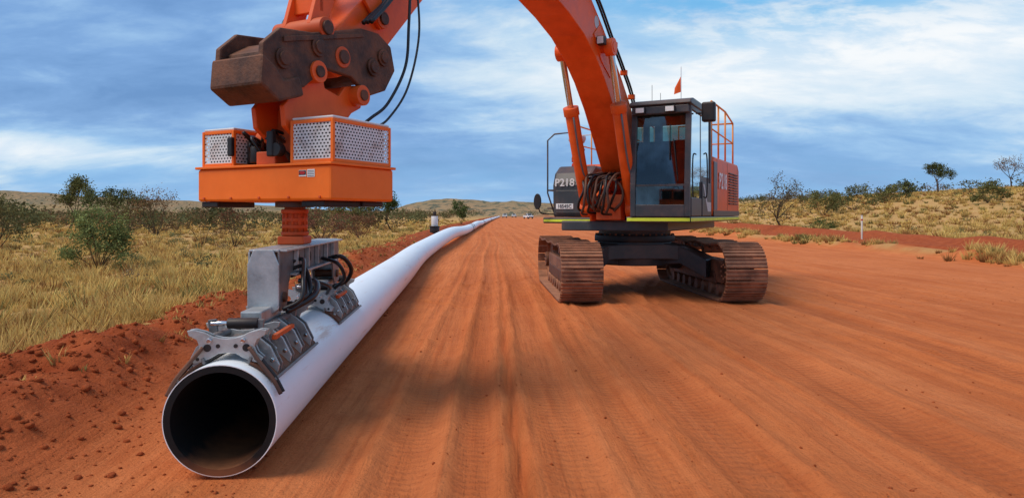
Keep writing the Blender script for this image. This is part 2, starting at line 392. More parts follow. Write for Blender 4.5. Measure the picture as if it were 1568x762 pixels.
def leafquads(c,size,r):
    n=len(c); a=r.normal(size=(n,3)); a/=np.linalg.norm(a,axis=1)[:,None]; b=r.normal(size=(n,3)); b=np.cross(a,b); b/=np.linalg.norm(b,axis=1)[:,None]
    s=(size*(.6+.8*r.random(n)))[:,None]; a=a*s; b=b*s*.45
    return np.stack([c-a*.9,c-b,c+a,c+b],1)
def plant(name,loc,h,w,seed,stems=6,leaves=2500,lsize=.03,col=(.10,.11,.04),trunk=0.0):
    r=np.random.default_rng(seed); V=[];Qd=[];CL=[]
    tips=[]
    def seg(p0,p1,r0,r1):
        d=p1-p0; d=d/np.linalg.norm(d); a=np.array([0,0,1.]) if abs(d[2])<.9 else np.array([1.,0,0]); s=np.cross(d,a); s/=np.linalg.norm(s); u=np.cross(s,d); o=len(V)
        for p,rr in ((p0,r0),(p1,r1)):
            for k in range(5):
                t=2*math.pi*k/5; V.append(p+(s*math.cos(t)+u*math.sin(t))*rr); CL.append(np.array([.13,.085,.055])*(.7+.5*r.random()))
        for k in range(5): j=(k+1)%5; Qd.append((o+k,o+j,o+5+j,o+5+k))
    def grow(p,d,ln,rad,depth):
        q=p
        for i in range(3):
            d=d+r.normal(0,.17,3); d/=np.linalg.norm(d); q2=q+d*ln/3; seg(q,q2,rad*(1-.2*i),rad*(1-.2*(i+1))); q=q2
            if depth<=1 and i>0: tips.append(q)
        tips.append(q)
        if depth>0:
            for k in range(3):
                d2=d+r.normal(0,.55,3)+np.array([0,0,.15]); d2/=np.linalg.norm(d2); grow(q,d2,ln*(.55+.2*r.random()),rad*.45,depth-1)
    base=np.array([0,0,-.1]); 
    if trunk>0:
        top=np.array([.08*h*r.normal(),0,trunk*h]); seg(base,top,h*.028,h*.02); 
    else: top=base
    for k in range(stems):
        a=2*math.pi*(k+r.random()*.7)/stems; sp=(w/h)*(.3+.7*r.random()); d=np.array([math.cos(a)*sp,math.sin(a)*sp,1]); d/=np.linalg.norm(d)
        grow(top,d,(1-trunk)*h*.48*(.75+.35*r.random()),h*.012+.004,2)
    T=np.array(tips)
    zmax=T[:,2].max(); Vn=np.array(V); sc=h/zmax*.95; xr=np.abs(T[:,:2]).max(0).mean(); sx=(w*.52)/xr
    Vn=Vn*np.array([sx,sx,sc]); T=T*np.array([sx,sx,sc]); nb=len(Vn); CLn=np.array(CL)
    ci=r.integers(0,len(T),leaves); tone=(.55+.9*r.random(len(T)))[ci]
    c=T[ci]+r.normal(0,1,(leaves,3))*np.array([w*.05,w*.05,h*.04]); c[:,2]=np.maximum(c[:,2],.05)
    q=leafquads(c,lsize,r).reshape(-1,3)
    lc=np.array(col)[None]*(tone*(.75+.5*r.random(leaves)))[:,None]; 
    Vn=np.concatenate([Vn,q]); CLn=np.concatenate([CLn,np.repeat(lc,4,0)])
    Qn=np.concatenate([np.array(Qd),nb+np.arange(leaves*4).reshape(-1,4)])
    o=fast_mesh(name,Vn,Qn,[M['veg']],np.clip(np.concatenate([CLn,np.ones((len(CLn),1))],1),0,1),quads=True)
    x,y=loc; o.location=(x,y,gz(x,y)); return o
OL=(.155,.15,.055); GR=(.10,.13,.042); BR=(.21,.125,.062); DK=(.095,.105,.042)
plant('shrub',(-10.3,17),1.65,1.75,1,11,5600,.036,(.20,.22,.075))
plant('shrub',(-20.5,27),2.3,3.4,2,9,4200,.05,(.16,.145,.06))
plant('tree',(-39,60),4.9,4.6,3,5,3400,.10,OL,.25)
plant('tree',(-34,58),3.6,4.6,33,5,3000,.10,DK,.2)
plant('shrub',(-23.5,45),3.3,3.6,4,8,1500,.06,BR)
plant('shrub',(-28,50),3.3,3.2,34,8,1400,.06,OL)
plant('shrub',(-12.2,30),2.1,2.2,5,7,900,.04,(.18,.075,.045))
plant('shrub',(-13.6,30),2.0,1.6,35,6,500,.04,BR)
plant('shrub',(-10,36),1.7,3.2,6,10,1900,.05,(.21,.09,.055))
plant('shrub',(-8.8,40),1.6,2.6,36,9,1700,.05,(.21,.10,.055))
plant('tree',(-14,60),3.3,4.2,7,6,2800,.09,OL,.15)
plant('tree',(-11,62),3.8,3.4,8,6,2600,.09,GR,.2)
plant('shrub',(-6.3,85),3.0,3,9,6,1800,.1,GR)
plant('tree',(22.8,58),4.7,4.6,10,7,1700,.08,(.15,.12,.06),.12)
plant('shrub',(32,70),2.6,3.6,12,7,2000,.1,OL)
plant('shrub',(36,72),2.8,4.0,13,7,2000,.1,(.15,.15,.06))
plant('shrub',(44,80),2.2,4.0,14,7,2000,.1,OL)
plant('shrub',(52,90),2.6,3.2,15,7,2000,.1,DK)
plant('tree',(60,96),4.6,3.8,16,5,2800,.11,DK,.35)
plant('shrub',(46,66),2.3,4.0,17,8,2600,.09,OL)
plant('tree',(71,97),4.8,4.0,18,6,800,.10,BR,.3)
plant('tree',(79,100),4.6,5.0,19,6,3000,.12,DK,.2)
plant('shrub',(25,55),.9,2.2,20,8,1500,.06,GR)
def scrub(name,xy,hts,seed,nl=70,lg=1.0):
    r=np.random.default_rng(seed); n=len(xy); z=ground(xy[:,0],xy[:,1])
    u=r.normal(size=(n,nl,3)); u/=np.linalg.norm(u,axis=2)[...,None]; u*= (r.random((n,nl,1))**.4)
    off=r.normal(0,.35,(n,6,3)); pick=r.integers(0,6,(n,nl)); u=u*.62+np.take_along_axis(off,pick[...,None].repeat(3,2),1)
    c=u*hts[:,None,None]*np.array([.75,.75,.45]); c[...,2]+=hts[:,None]*.5; c[...,2]=np.abs(c[...,2])
    c=c+np.stack([xy[:,0],xy[:,1],z],-1)[:,None]
    sz=np.repeat(hts*.085,nl); q=leafquads(c.reshape(-1,3),sz,r).reshape(-1,3)
    base=np.where(r.random((n,1))<.65,np.array([[.12,.115,.05]]),np.array([[.20,.13,.065]]))*(.7+.6*r.random((n,1)))*lg
    cc=(base[:,None]*(.6+.8*r.random((n,nl,1)))).reshape(-1,3).repeat(4,0)
    fast_mesh(name,q,np.arange(len(q)).reshape(-1,4),[M['veg']],np.concatenate([cc,np.ones((len(cc),1))],1),quads=True)
r=np.random.default_rng(77)
n=800; y=50+330*r.random(n)**1.2; x=-9-.02*y-r.random(n)*(.95*y)
scrub('distant_scrub',np.stack([x,y],-1),1.0+1.7*r.random(n)**1.8+.003*y,1,110)
n=420; y=75+330*r.random(n); x=30+r.random(n)*(.9*y)
scrub('distant_scrub',np.stack([x,y],-1),.9+1.3*r.random(n)**2+.002*y,2,100)
n=500; y=330+400*r.random(n); x=-150+r.random(n)*420; k=np.abs(x+4)>14
scrub('distant_scrub',np.stack([x,y],-1)[k],(2+3*r.random(n))[k],3,50)
n=600; y=13+70*r.random(n); x=bermc(y)-2-r.random(n)*.9*y
scrub('low_scrub',np.stack([x,y],-1),.14+.3*r.random(n)**2.5,4,130,1.35)
n=200; y=30+90*r.random(n); x=26+r.random(n)*.9*y
scrub('low_scrub',np.stack([x,y],-1),.25+.5*r.random(n)**2,5,110,1.2)
# ------------------------------------------------------------------ hills on the skyline
def hill(name,pts,y,depth,seed):
    px=np.array([p[0] for p in pts],float);pz=np.array([p[1] for p in pts],float)
    xs=np.linspace(px[0],px[-1],260);ts=np.linspace(0,1,30); X,Tt=np.meshgrid(xs,ts)
    Zr=np.interp(X,px,pz); prof=np.sin(np.pi*Tt)**.8
    Yy=y+depth*(Tt-.5)*2; Z=Zr*prof*(1+.25*(fbm(X/depth*5,Yy/depth*5,seed)-.5))-1.0
    V=np.stack([X,Yy,Z],-1).reshape(-1,3); i=np.arange(len(V)).reshape(X.shape); Q=np.stack([i[:-1,:-1],i[:-1,1:],i[1:,1:],i[1:,:-1]],-1).reshape(-1,4)
    fast_mesh(name,V,Q,[M['hill']],quads=True,smooth=True)
m,nt,out=new_mat('scrubby_hill'); p=N(nt,'ShaderNodeBsdfDiffuse'); geo=N(nt,'ShaderNodeNewGeometry'); pos=geo.outputs['Position']
c=mixc(nt,ramp(nt,noise(nt,pos,.02,5,.6),.35,.65),(.36,.22,.12,1),(.26,.19,.11,1)); c=mixc(nt,ramp(nt,noise(nt,pos,.14,5,.75),.50,.58),c,(.10,.105,.075,1))
L(nt,c,p.inputs[0]); L(nt,p.outputs[0],out.inputs[0]); M['hill']=m
hill('hill',[(-130,0),(-100,11),(-75,16),(-55,17),(-38,16),(-20,14),(0,15),(14,14),(40,12),(80,8),(130,0)],650,90,3)
hill('hill',[(-1500,20),(-1150,46),(-950,46),(-800,36),(-620,28),(-400,14),(-200,0)],1300,250,4)
# ------------------------------------------------------------------ pipe
PZ=.342
m,nt,out=new_mat('white_pipe_skin'); p=N(nt,'ShaderNodeBsdfPrincipled'); geo=N(nt,'ShaderNodeNewGeometry'); pos=geo.outputs['Position']
s=N(nt,'ShaderNodeSeparateXYZ'); L(nt,pos,s.inputs[0])
mp=N(nt,'ShaderNodeMapping'); mp.inputs['Scale'].default_value=(6,.5,6); L(nt,pos,mp.inputs[0])
low=ramp(nt,math_(nt,'ADD',s.outputs['Z'],math_(nt,'MULTIPLY',noise(nt,pos,4,4,.6),.25)),.13,.30,(1,1,1,1),(0,0,0,1))
stn=math_(nt,'MULTIPLY',ramp(nt,noise(nt,mp.outputs[0],1.6,6,.72),.60,.72),.6)
f=math_(nt,'ADD',math_(nt,'MULTIPLY',low,.6),stn,clamp=True)
f=math_(nt,'ADD',f,math_(nt,'MULTIPLY',ramp(nt,noise(nt,pos,1.3,4),.4,.8),.10),clamp=True)
L(nt,mixc(nt,f,(.86,.875,.89,1),(.54,.27,.16,1)),p.inputs['Base Color']); p.inputs['Roughness'].default_value=.38
L(nt,bump(nt,noise(nt,pos,2.5,3),.12,.03),p.inputs['Normal'])
L(nt,p.outputs[0],out.inputs[0]); M['pipe']=m
m,nt,out=new_mat('black_pipe_wall'); p=N(nt,'ShaderNodeBsdfPrincipled'); geo=N(nt,'ShaderNodeNewGeometry'); pos=geo.outputs['Position']
s=N(nt,'ShaderNodeSeparateXYZ'); L(nt,pos,s.inputs[0])
low=ramp(nt,math_(nt,'ADD',s.outputs['Z'],math_(nt,'MULTIPLY',noise(nt,pos,7,5,.6),.14)),.11,.22,(1,1,1,1),(0,0,0,1))
f=math_(nt,'ADD',math_(nt,'MULTIPLY',low,.75),math_(nt,'MULTIPLY',ramp(nt,noise(nt,pos,30,4,.7),.5,.8),.04),clamp=True)
L(nt,mixc(nt,f,(.009,.0095,.010,1),(.28,.10,.04,1)),p.inputs['Base Color']); p.inputs['Roughness'].default_value=.6; p.inputs['Specular IOR Level'].default_value=.25; L(nt,p.outputs[0],out.inputs[0]); M['pipein']=m
def pz(y): return PZ+.16*math.exp(-((y-36)/9)**2)+.10*math.exp(-((y-75)/10)**2)-.02*math.exp(-((y-23)/5)**2)
ctrl=[(-1.64,3.83),(-2.25,13),(-2.93,23),(-3.22,38),(-3.75,70),(-4.5,120),(-5.3,200),(-6.5,350)]
pp=catmull([(a,b,0) for a,b in ctrl],24)
PP=[Vector((q.x,q.y,pz(q.y))) for q in pp]
def sweep(R):
    v=[];f=[];seg=64; P=PP
    for i,q in enumerate(P):
        d=(P[min(i+1,len(P)-1)]-P[max(i-1,0)]); d.normalize(); s=d.cross(Vector((0,0,1))).normalized(); u=s.cross(d)
        for k in range(seg):
            t=2*math.pi*k/seg; v.append(q+(s*math.cos(t)+u*math.sin(t))*R)
    for i in range(len(P)-1):
        for k in range(seg):
            j=(k+1)%seg; f.append((i*seg+k,i*seg+j,(i+1)*seg+j,(i+1)*seg+k))
    return v,f
C.root=empty('pipeline_pipe',Matrix.Translation(PP[0])); C.F=Matrix.Identity(4)
def ring_end(Ro,Ri,name,mat):
    v=[];f=[];seg=64;q=PP[0]; d=(PP[1]-PP[0]).normalized(); s=d.cross(Vector((0,0,1))).normalized(); u=s.cross(d)
    for R in (Ro,Ri):
        for k in range(seg):
            t=2*math.pi*k/seg; v.append(q+(s*math.cos(t)+u*math.sin(t))*R)
    for k in range(seg): j=(k+1)%seg; f.append((k,j,seg+j,seg+k))
    return mesh(name,v,f,mat)
v,f=sweep(.315); mesh('outer_skin',v,f,'pipe',0,True)
v,f=sweep(.272); mesh('inner_wall',v,f,'pipein',0,True)
ring_end(.315,.310,'skin_edge','pipe'); ring_end(.310,.272,'wall_end','pipein')
for yy in (58,61,96,100,150,156):
    k=min(range(len(PP)),key=lambda i:abs(PP[i].y-yy)); a=PP[k]; d=(PP[k+1]-PP[k]).normalized()
    cyl('black_joint',a,a+d*(.6 if yy<90 else 1.2),.33,'black',seg=40)
C.root=None
# ------------------------------------------------------------------ excavator
fx,fy=-.4509,-.8926
RZ=math.atan2(fy,fx)
EX=Matrix.Translation((2.42,13.5,0))@Matrix.Rotation(RZ,4,'Z')
ex=empty('excavator',EX); C.root=ex
# undercarriage
yaw=math.atan2(-.999,.045)
C.F=Matrix.Translation((2.42,13.5,-.02))@Matrix.Rotation(yaw,4,'Z')
def track(side):
    yc=1.37*side; w=.35; v=[];f=[]
    a=1.78;r=.47;zc=.53; n=54
    per=4*a+2*math.pi*r
    def pt(s):
        s%=per
        if s<2*a: return (-a+s,zc-r,0,-1,1,0)
        s-=2*a
        if s<math.pi*r: t=s/r; return (a+r*math.sin(t),zc-r*math.cos(t),math.sin(t),-math.cos(t),math.cos(t),math.sin(t))
        s-=math.pi*r
        if s<2*a:
            sag=.035*math.sin(s/(2*a)*math.pi*3)**2
            return (a-s,zc+r-sag,0,1,-1,0)
        s-=2*a; t=s/r; return (-a-r*math.sin(t),zc+r*math.cos(t),-math.sin(t),math.cos(t),-math.cos(t),-math.sin(t))
    L0=per/n
    def blk(x,z,nx_,nz,tx,tz,hl,h0,h1,y0,y1):
        o=len(v)
        for yy in (y0,y1):
            for a_,b_ in ((-hl,h0),(hl,h0),(hl,h1),(-hl,h1)): v.append((x+tx*a_+nx_*b_,yy,z+tz*a_+nz*b_))
        for q in ((0,1,2,3),(7,6,5,4),(0,4,5,1),(1,5,6,2),(2,6,7,3),(3,7,4,0)): f.append(tuple(o+k for k in q))
    for i in range(n):
        x,z,nx_,nz,tx,tz=pt(i*L0)
        blk(x,z,nx_,nz,tx,tz,L0*.47,0,.022,yc-w,yc+w)
        for off in (-.36,0,.36):
            blk(x+tx*L0*off,z+tz*L0*off,nx_,nz,tx,tz,.009,.022,.042,yc-w+.002,yc+w-.002)
        for yy in (-.12,.12): blk(x,z,nx_,nz,tx,tz,L0*.42,-.085,0,yc+yy-.03,yc+yy+.03)
    mesh('track_shoes',v,f,'track',0)
    box('track_frame',-1.55,1.55,yc-.17,yc+.17,.30,.70,'track',.03)
    prism('track_frame_guard',[(-1.3,.28),(1.3,.28),(1.2,.5),(-1.2,.5)],yc-.2,yc+.2,'rust',.02)
    for k in range(8):
        xx=-1.4+k*.4; cyl('roller',(xx,yc-.2,.18),(xx,yc+.2,.18),.10,'track',seg=20)
    for xx in (-.6,.6): cyl('carrier_roller',(xx,yc-.2,.87),(xx,yc+.2,.87),.08,'track',seg=20)
    for xx in (-a,a):
        cyl('idler_wheel',(xx,yc-.09,zc),(xx,yc+.09,zc),.40,'track',seg=32); cyl('idler_hub',(xx,yc-.22,zc),(xx,yc+.22,zc),.16,'rust',seg=24)
        for t in range(8):
            aa=t*math.pi/4; cyl('hub_bolt',(xx+.12*math.cos(aa),yc-.235,zc+.12*math.sin(aa)),(xx+.12*math.cos(aa),yc+.235,zc+.12*math.sin(aa)),.018,'track',seg=6,bevel=0)
track(1);track(-1)
cyl('car_body_hub',(0,0,.55),(0,0,1.0),.72,'grey',seg=40,bevel=.02)
for sx in (-1,1):
    for sy in (-1,1):
        P=[(sx*.25,sy*.45),(sx*.95,sy*1.22)]
        d=Vector((P[1][0]-P[0][0],P[1][1]-P[0][1],0)).normalized(); n_=Vector((-d.y,d.x,0))*.24
        A=Vector((P[0][0],P[0][1],0));B=Vector((P[1][0],P[1][1],0)); v=[]
        for q,zl,zh in ((A,.55,1.0),((A+B)/2,.60,.92),(B,.36,.70)):
            for sgn in (-1,1):
                for zz in (zl,zh): v.append(q+n_*sgn+Vector((0,0,zz)))
        f=[]
        for k in (0,4): f+= [(k,k+2,k+6,k+4),(k+1,k+5,k+7,k+3),(k,k+4,k+5,k+1),(k+2,k+3,k+7,k+6)]
        f+=[(0,1,3,2),(8,10,11,9)]
        mesh('car_body_leg',v,f,'grey',.02)
prismYZ('car_body_front_plate',[(-1.2,.40),(-.95,.62),(-.5,.68),(.5,.68),(.95,.62),(1.2,.40),(1.2,.68),(.8,.92),(.4,.96),(-.4,.96),(-.8,.92),(-1.2,.68)],.70,.76,'grey',.02)
cyl('slew_ring',(0,0,1.0),(0,0,1.12),.78,'black',seg=60,bevel=.008)
cyl('slew_ring_upper',(0,0,1.12),(0,0,1.27),.70,'grey',seg=60,bevel=.008)
for k in range(36):
    a=k*math.pi/18; cyl('ring_bolt',(.75*math.cos(a),.75*math.sin(a),1.115),(.75*math.cos(a),.75*math.sin(a),1.15),.018,'track',seg=6,bevel=0)
# upper structure
C.F=EX
box('deck_frame',-3.0,1.35,-1.0,1.0,1.20,1.38,'grey',.02)
box('left_deck',-3.1,1.9,.42,1.52,1.36,1.46,'grey',.02)
box('right_deck',-3.1,1.25,-1.42,-.40,1.33,1.44,'grey',.02)
box('left_reflective_stripe',-3.12,1.93,1.524,1.532,1.385,1.44,'yellow',0)
box('front_reflective_stripe',1.904,1.912,.44,1.5,1.385,1.44,'yellow',0)
box('right_front_stripe',1.254,1.262,-1.4,-.42,1.36,1.405,'yellow',0)
for yy in (-.36,.32):
    prism('boom_foot_cheek',[(-.4,1.38),(1.55,1.38),(1.62,1.62),(1.35,1.8),(.75,2.1),(.35,2.3),(.05,2.2),(-.4,1.7)],yy,yy+.04,'orange',.01)
cyl('boom_foot_pin',(.42,-.42,2.0),(.42,.42,2.0),.09,'grey')
prism('engine_hood',[(-3.15,1.44),(-.15,1.46),(-.15,2.35),(-.5,2.55),(-2.6,2.62),(-3.15,2.5)],-1.4,.88,'orange',.04)
prism('left_house_panel',[(-3.2,1.47),(-.05,1.47),(-.05,2.52),(-.2,2.6),(-3.0,2.62),(-3.2,2.5)],.9,1.51,'orange',.04)
box('left_grey_panel',-.42,-.08,1.511,1.524,1.58,2.50,'grey2',.004)
box('house_black_band',-3.16,-.06,1.512,1.522,1.465,1.57,'grey',.003)
for xx in (-.44,-1.62,-2.95): box('panel_seam',xx-.008,xx+.008,1.5105,1.5125,1.58,2.56,'black',0)
for k in range(12):
    beam('louvre',(-2.85,1.525,1.72+k*.058),(-2.25,1.525,1.72+k*.058),.03,.02,'black',0)
    beam('louvre',(-2.15,1.525,1.72+k*.058),(-1.75,1.525,1.72+k*.058),.03,.02,'black',0)
text('fleet_number','P218',(-1.02,1.53,2.14),(-1,0,0),(0,0,1),.44,'decal_white')
cw=[( -3.2,-1.42),(-3.2,1.42),(-3.55,1.25),(-3.72,.7),(-3.76,0),(-3.72,-.7),(-3.55,-1.25)]
v=[(a,b,1.38) for a,b in cw]+[(a,b,2.55) for a,b in cw]; n=7
mesh('counterweight',v,[tuple(range(n)),tuple(reversed(range(n,2*n)))]+[((i+1)%n,i,n+i,n+(i+1)%n) for i in range(n)],'orange',.05)
cyl('exhaust_stack',(-2.2,-.5,2.6),(-2.2,-.5,3.05),.07,'rust')
prism('tool_box',[(.0,1.45),(1.2,1.45),(1.22,2.05),(1.12,2.28),(.9,2.42),(.0,2.42)],-1.24,-.46,'grey',.05)
box('fuel_tank',-1.2,-.02,-1.40,-.46,1.45,2.42,'grey2',.04)
box('tool_box_door',1.224,1.24,-1.16,-.54,1.52,1.95,'grey',.01)
text('fleet_number_front','P218',(1.235,-.98,2.09),(0,1,0),(0,0,1),.20,'decal_white')
box('number_plate',1.242,1.25,-1.15,-.80,1.60,1.70,'decal_white',.003)
text('plate_text','18545C',(1.254,-.975,1.65),(0,1,0),(0,0,1),.09,'grey')
for k in range(2): box('side_step',.3,1.0,-1.44,-1.26,1.60+.35*k,1.63+.35*k,'grey',.004)
def rail(name,pts,r=.017,mat='amber'): return tube(name,pts,r,mat,8,1)
rail('mirror_arm',[(1.15,-1.2,1.45),(1.25,-1.32,1.9),(1.25,-1.32,2.9),(1.2,-1.2,3.02),(1.1,-.8,3.05),(1.05,-.75,2.42)],.016,'grey')
tube('front_mirror_arm',[(1.22,-1.2,1.5),(1.4,-1.38,1.52),(1.45,-1.42,1.62)],.012,'black',8,6)
prismYZ('round_mirror',[(-1.44+.075*math.cos(t*math.pi/8),1.74+.15*math.sin(t*math.pi/8)) for t in range(16)],1.43,1.47,'black',.008)
for xx in (-.1,-1.1,-2.1):
    rail('rail_post',[(xx,-1.3,2.42),(xx,-1.3,3.35)],.017)
rail('rail_top',[(-2.1,-1.3,3.35),(-.1,-1.3,3.35)],.017); rail('rail_mid',[(-2.1,-1.3,2.95),(-.1,-1.3,2.95)],.014)
rail('tool_box_rail',[(.1,-.52,2.42),(.1,-.52,3.1),(.1,-1.1,3.1),(.1,-1.1,2.42)])
for xx in (-.35,-1.1,-1.9,-2.9):
    rail('rail_post',[(xx,1.42,2.58),(xx,1.42,3.68 if xx>-2 else 3.55)],.019)
rail('rail_top',[(-.35,1.42,3.68),(-1.9,1.42,3.68),(-2.9,1.42,3.55)],.019); rail('rail_mid',[(-.35,1.42,3.15),(-2.9,1.42,3.1)],.015)
rail('rail_cross',[(-2.9,1.42,3.55),(-2.9,.2,3.55),(-2.9,.2,2.6)],.019); rail('rail_cross_mid',[(-2.9,1.42,3.1),(-2.9,.2,3.1)],.015)
# covered extinguisher
for k in range(6): cyl('extinguisher_red_cover',(.5,-1.0+.012*(-1)**k,2.44+.075*k),(.5,-1.0,2.53+.075*k),.13+.012*(-1)**k,'red',r1=.115,seg=11,bevel=.02)
cyl('extinguisher_white_bag',(.5,-1.0,2.90),(.48,-1.02,3.0),.13,'white',r1=.19,seg=9,bevel=.02); cyl('extinguisher_bag_top',(.48,-1.02,3.0),(.47,-1.03,3.06),.19,'white',r1=.06,seg=9,bevel=.02)
# ---- cab
x0,x1=.08,1.92; y0,y1=.50,1.50
for yy in (y0+.045,y1-.045):
    beam('front_pillar_low',(1.89,yy,1.46),(1.89,yy,2.02),.09,.08,'grey',.012)
    beam('front_pillar',(1.89,yy,2.0),(1.78,yy,3.28),.09,.08,'grey',.012)
    beam('rear_pillar',(.12,yy,1.46),(.12,yy,3.28),.09,.10,'grey',.012)
    beam('door_pillar',(.98,yy,1.46),(.98,yy,3.26),.05,.10,'grey',.01)
    beam('roof_rail',(.08,yy,3.27),(1.82,yy,3.27),.09,.09,'grey',.012)
    beam('waist_rail',(.12,yy,2.12),(.98,yy,2.12),.04,.10,'grey',.008)
prism('cab_roof',[(.02,3.30),(1.86,3.30),(1.93,3.33),(1.88,3.39),(1.7,3.43),(.1,3.43),(.02,3.38)],y0-.02,y1+.02,'grey',.02)
box('front_visor',1.80,1.90,y0+.02,y1-.02,3.17,3.30,'grey',.015)
box('cab_front_sill',1.82,1.925,y0+.09,y1-.09,1.46,1.66,'grey',.012)
beam('front_crossbar',(1.885,y0+.08,1.98),(1.885,y1-.08,1.98),.03,.035,'grey',.004)
box('cab_rear_wall',.08,.13,y0+.05,y1-.05,1.46,2.9,'grey',.005)
box('cab_floor',.1,1.9,y0+.03,y1-.03,1.44,1.50,'black',.005)
box('cab_headliner',.12,1.78,y0+.06,y1-.06,3.19,3.22,'black',.005)
box('door_lower_panel',.16,.94,y1-.03,y1+.012,1.47,2.07,'grey',.012)
box('door_front_panel',1.03,1.84,y1-.03,y1+.012,1.47,1.78,'grey',.012)
box('right_lower_panel',.16,1.84,y0-.01,y0+.03,1.47,1.9,'grey',.012)
prism('door_graphic',[(.2,1.55),(.5,1.55),(.92,2.03),(.80,2.03),(.55,1.72),(.2,1.72)],y1+.013,y1+.017,'decal_silver',0)
mesh('front_glass_upper',[(1.885,y0+.09,2.0),(1.885,y1-.09,2.0),(1.78,y1-.09,3.17),(1.78,y0+.09,3.17)],[(0,1,2,3)],'glass')
mesh('front_glass_lower',[(1.90,y0+.09,1.66),(1.90,y1-.09,1.66),(1.90,y1-.09,1.965),(1.90,y0+.09,1.965)],[(0,1,2,3)],'glass')
mesh('door_glass_front',[(1.03,y1-.02,1.78),(1.87,y1-.02,1.78),(1.80,y1-.02,3.22),(1.03,y1-.02,3.22)],[(0,1,2,3)],'glass')
mesh('door_glass_rear',[(.17,y1-.02,2.17),(.93,y1-.02,2.17),(.93,y1-.02,3.22),(.17,y1-.02,3.22)],[(0,1,2,3)],'glass')
mesh('right_glass',[(.17,y0+.02,1.9),(1.85,y0+.02,1.9),(1.78,y0+.02,3.22),(.17,y0+.02,3.22)],[(0,1,2,3)],'glass')
mesh('rear_glass',[(.11,y0+.09,2.9),(.11,y1-.09,2.9),(.11,y1-.09,3.18),(.11,y0+.09,3.18)],[(0,1,2,3)],'glass')
# interior
box('seat_base',.55,1.05,.78,1.22,1.50,1.92,'seat',.04); prism('seat_back',[(.45,1.9),(.62,1.9),(.5,2.65),(.36,2.65)],.78,1.22,'seat',.05)
box('headrest',.36,.46,.88,1.12,2.70,2.88,'seat',.03)
box('console_left',.7,1.25,1.26,1.38,1.5,2.08,'grey',.03); box('console_right',.7,1.25,.62,.74,1.5,2.08,'grey',.03)
for yy in (.68,1.32): cyl('joystick',(1.2,yy,2.08),(1.24,yy,2.30),.025,'black',seg=12)
for yy in (.92,1.08): beam('travel_lever',(1.6,yy,1.5),(1.55,yy,2.15),.02,.02,'black',0); 
box('monitor',1.62,1.68,.60,.80,2.1,2.32,'black',.01); box('hi_vis_bag',.5,.7,1.28,1.42,2.1,2.35,'yellow',.03)
cyl('wiper_arm',(1.89,1.3,2.05),(1.86,1.22,2.75),.009,'black',seg=6); cyl('wiper_blade',(1.875,1.16,2.4),(1.83,1.16,3.0),.009,'black',seg=6)
for yy in (.68,1.18):
    box('work_lamp',1.90,1.965,yy-.085,yy+.085,3.18,3.29,'black',.01); box('lamp_lens',1.966,1.972,yy-.07,yy+.07,3.195,3.275,'lamp',.002)
box('cab_side_mirror',1.35,1.5,1.6,1.82,3.05,3.38,'black',.03); cyl('cab_mirror_arm',(1.45,1.5,3.2),(1.45,1.62,3.2),.015,'black',seg=8)
tube('door_handrail',[(1.02,1.54,1.8),(1.02,1.6,1.85),(1.02,1.6,2.5),(1.02,1.54,2.55)],.012,'black')
cyl('beacon_base',(.25,1.2,3.43),(.25,1.2,3.47),.06,'black'); cyl('beacon',(.25,1.2,3.47),(.25,1.2,3.58),.055,'amber',r1=.04)
cyl('flag_whip',(.35,1.0,3.43),(.35,1.0,4.25),.007,'white',seg=6)
mesh('flag',[(.35,1.0,4.08),(.35,.88,3.86),(.36,.87,3.74),(.35,1.0,3.78)],[(0,1,2,3)],'orange')
cyl('antenna',(.9,.6,3.43),(.9,.6,3.85),.005,'black',seg=6); cyl('antenna',(.3,.6,3.43),(.3,.6,3.8),.005,'black',seg=6)
# ---- boom
low=[(.34,1.86),(.75,1.98),(1.2,2.32),(1.7,2.88),(2.1,3.3),(2.55,3.68),(3.0,3.97),(3.5,4.2),(4.1,4.36),(4.7,4.47),(5.5,4.62),(6.1,4.85)]
top=[(6.42,5.1),(6.35,5.34),(5.5,5.38),(4.5,5.25),(3.8,5.08),(3.2,4.84),(2.65,4.53),(2.15,4.2),(1.65,3.86),(1.15,3.48),(.7,3.02),(.4,2.55),(.22,2.1),(.22,1.95)]
prism('boom_box',low+top,-.27,.27,'orange',.018)
for yy in (-.285,.27): 
    prism('boom_side_doubler',[(2.3,3.75),(2.75,3.95),(3.1,4.3),(2.85,4.5),(2.4,4.2),(2.2,3.95)],yy,yy+.015,'orange',.004)
cyl('boom_cylinder_pin',(2.72,-.50,4.16),(2.72,.50,4.16),.085,'orange')
for sy in (-.42,.42):
    a=Vector((1.52,sy,1.60)); b=Vector((2.72,sy,4.16)); mid=a.lerp(b,.64)
    cyl('boom_cylinder_barrel',a,mid,.115,'orange'); cyl('boom_cylinder_gland',a.lerp(b,.62),a.lerp(b,.67),.135,'orange'); cyl('boom_cylinder_rod',a.lerp(b,.66),b,.052,'chrome')
    cyl('rod_eye',b+Vector((0,-.07,0)),b+Vector((0,.07,0)),.14,'orange'); cyl('base_eye',a+Vector((0,-.09,0)),a+Vector((0,.09,0)),.15,'orange')
    tube('cylinder_line',[a+Vector((.10,.08,.3)),a.lerp(b,.3)+Vector((.13,.07,0)),a.lerp(b,.6)+Vector((.13,.07,0))],.016,'grey2',8,4)
cyl('stick_cylinder_barrel',(3.0,0,5.12),(4.9,0,5.75),.11,'orange'); cyl('stick_cylinder_rod',(4.9,0,5.75),(5.6,0,5.95),.05,'chrome')
box('boom_work_lamp',2.9,3.03,.30,.42,4.15,4.28,'black',.01); box('boom_lamp_lens',3.032,3.036,.31,.41,4.16,4.27,'lamp',0)
cyl('boom_decal',(2.95,.271,4.52),(2.95,.274,4.52),.1,'decal_silver',bevel=0)
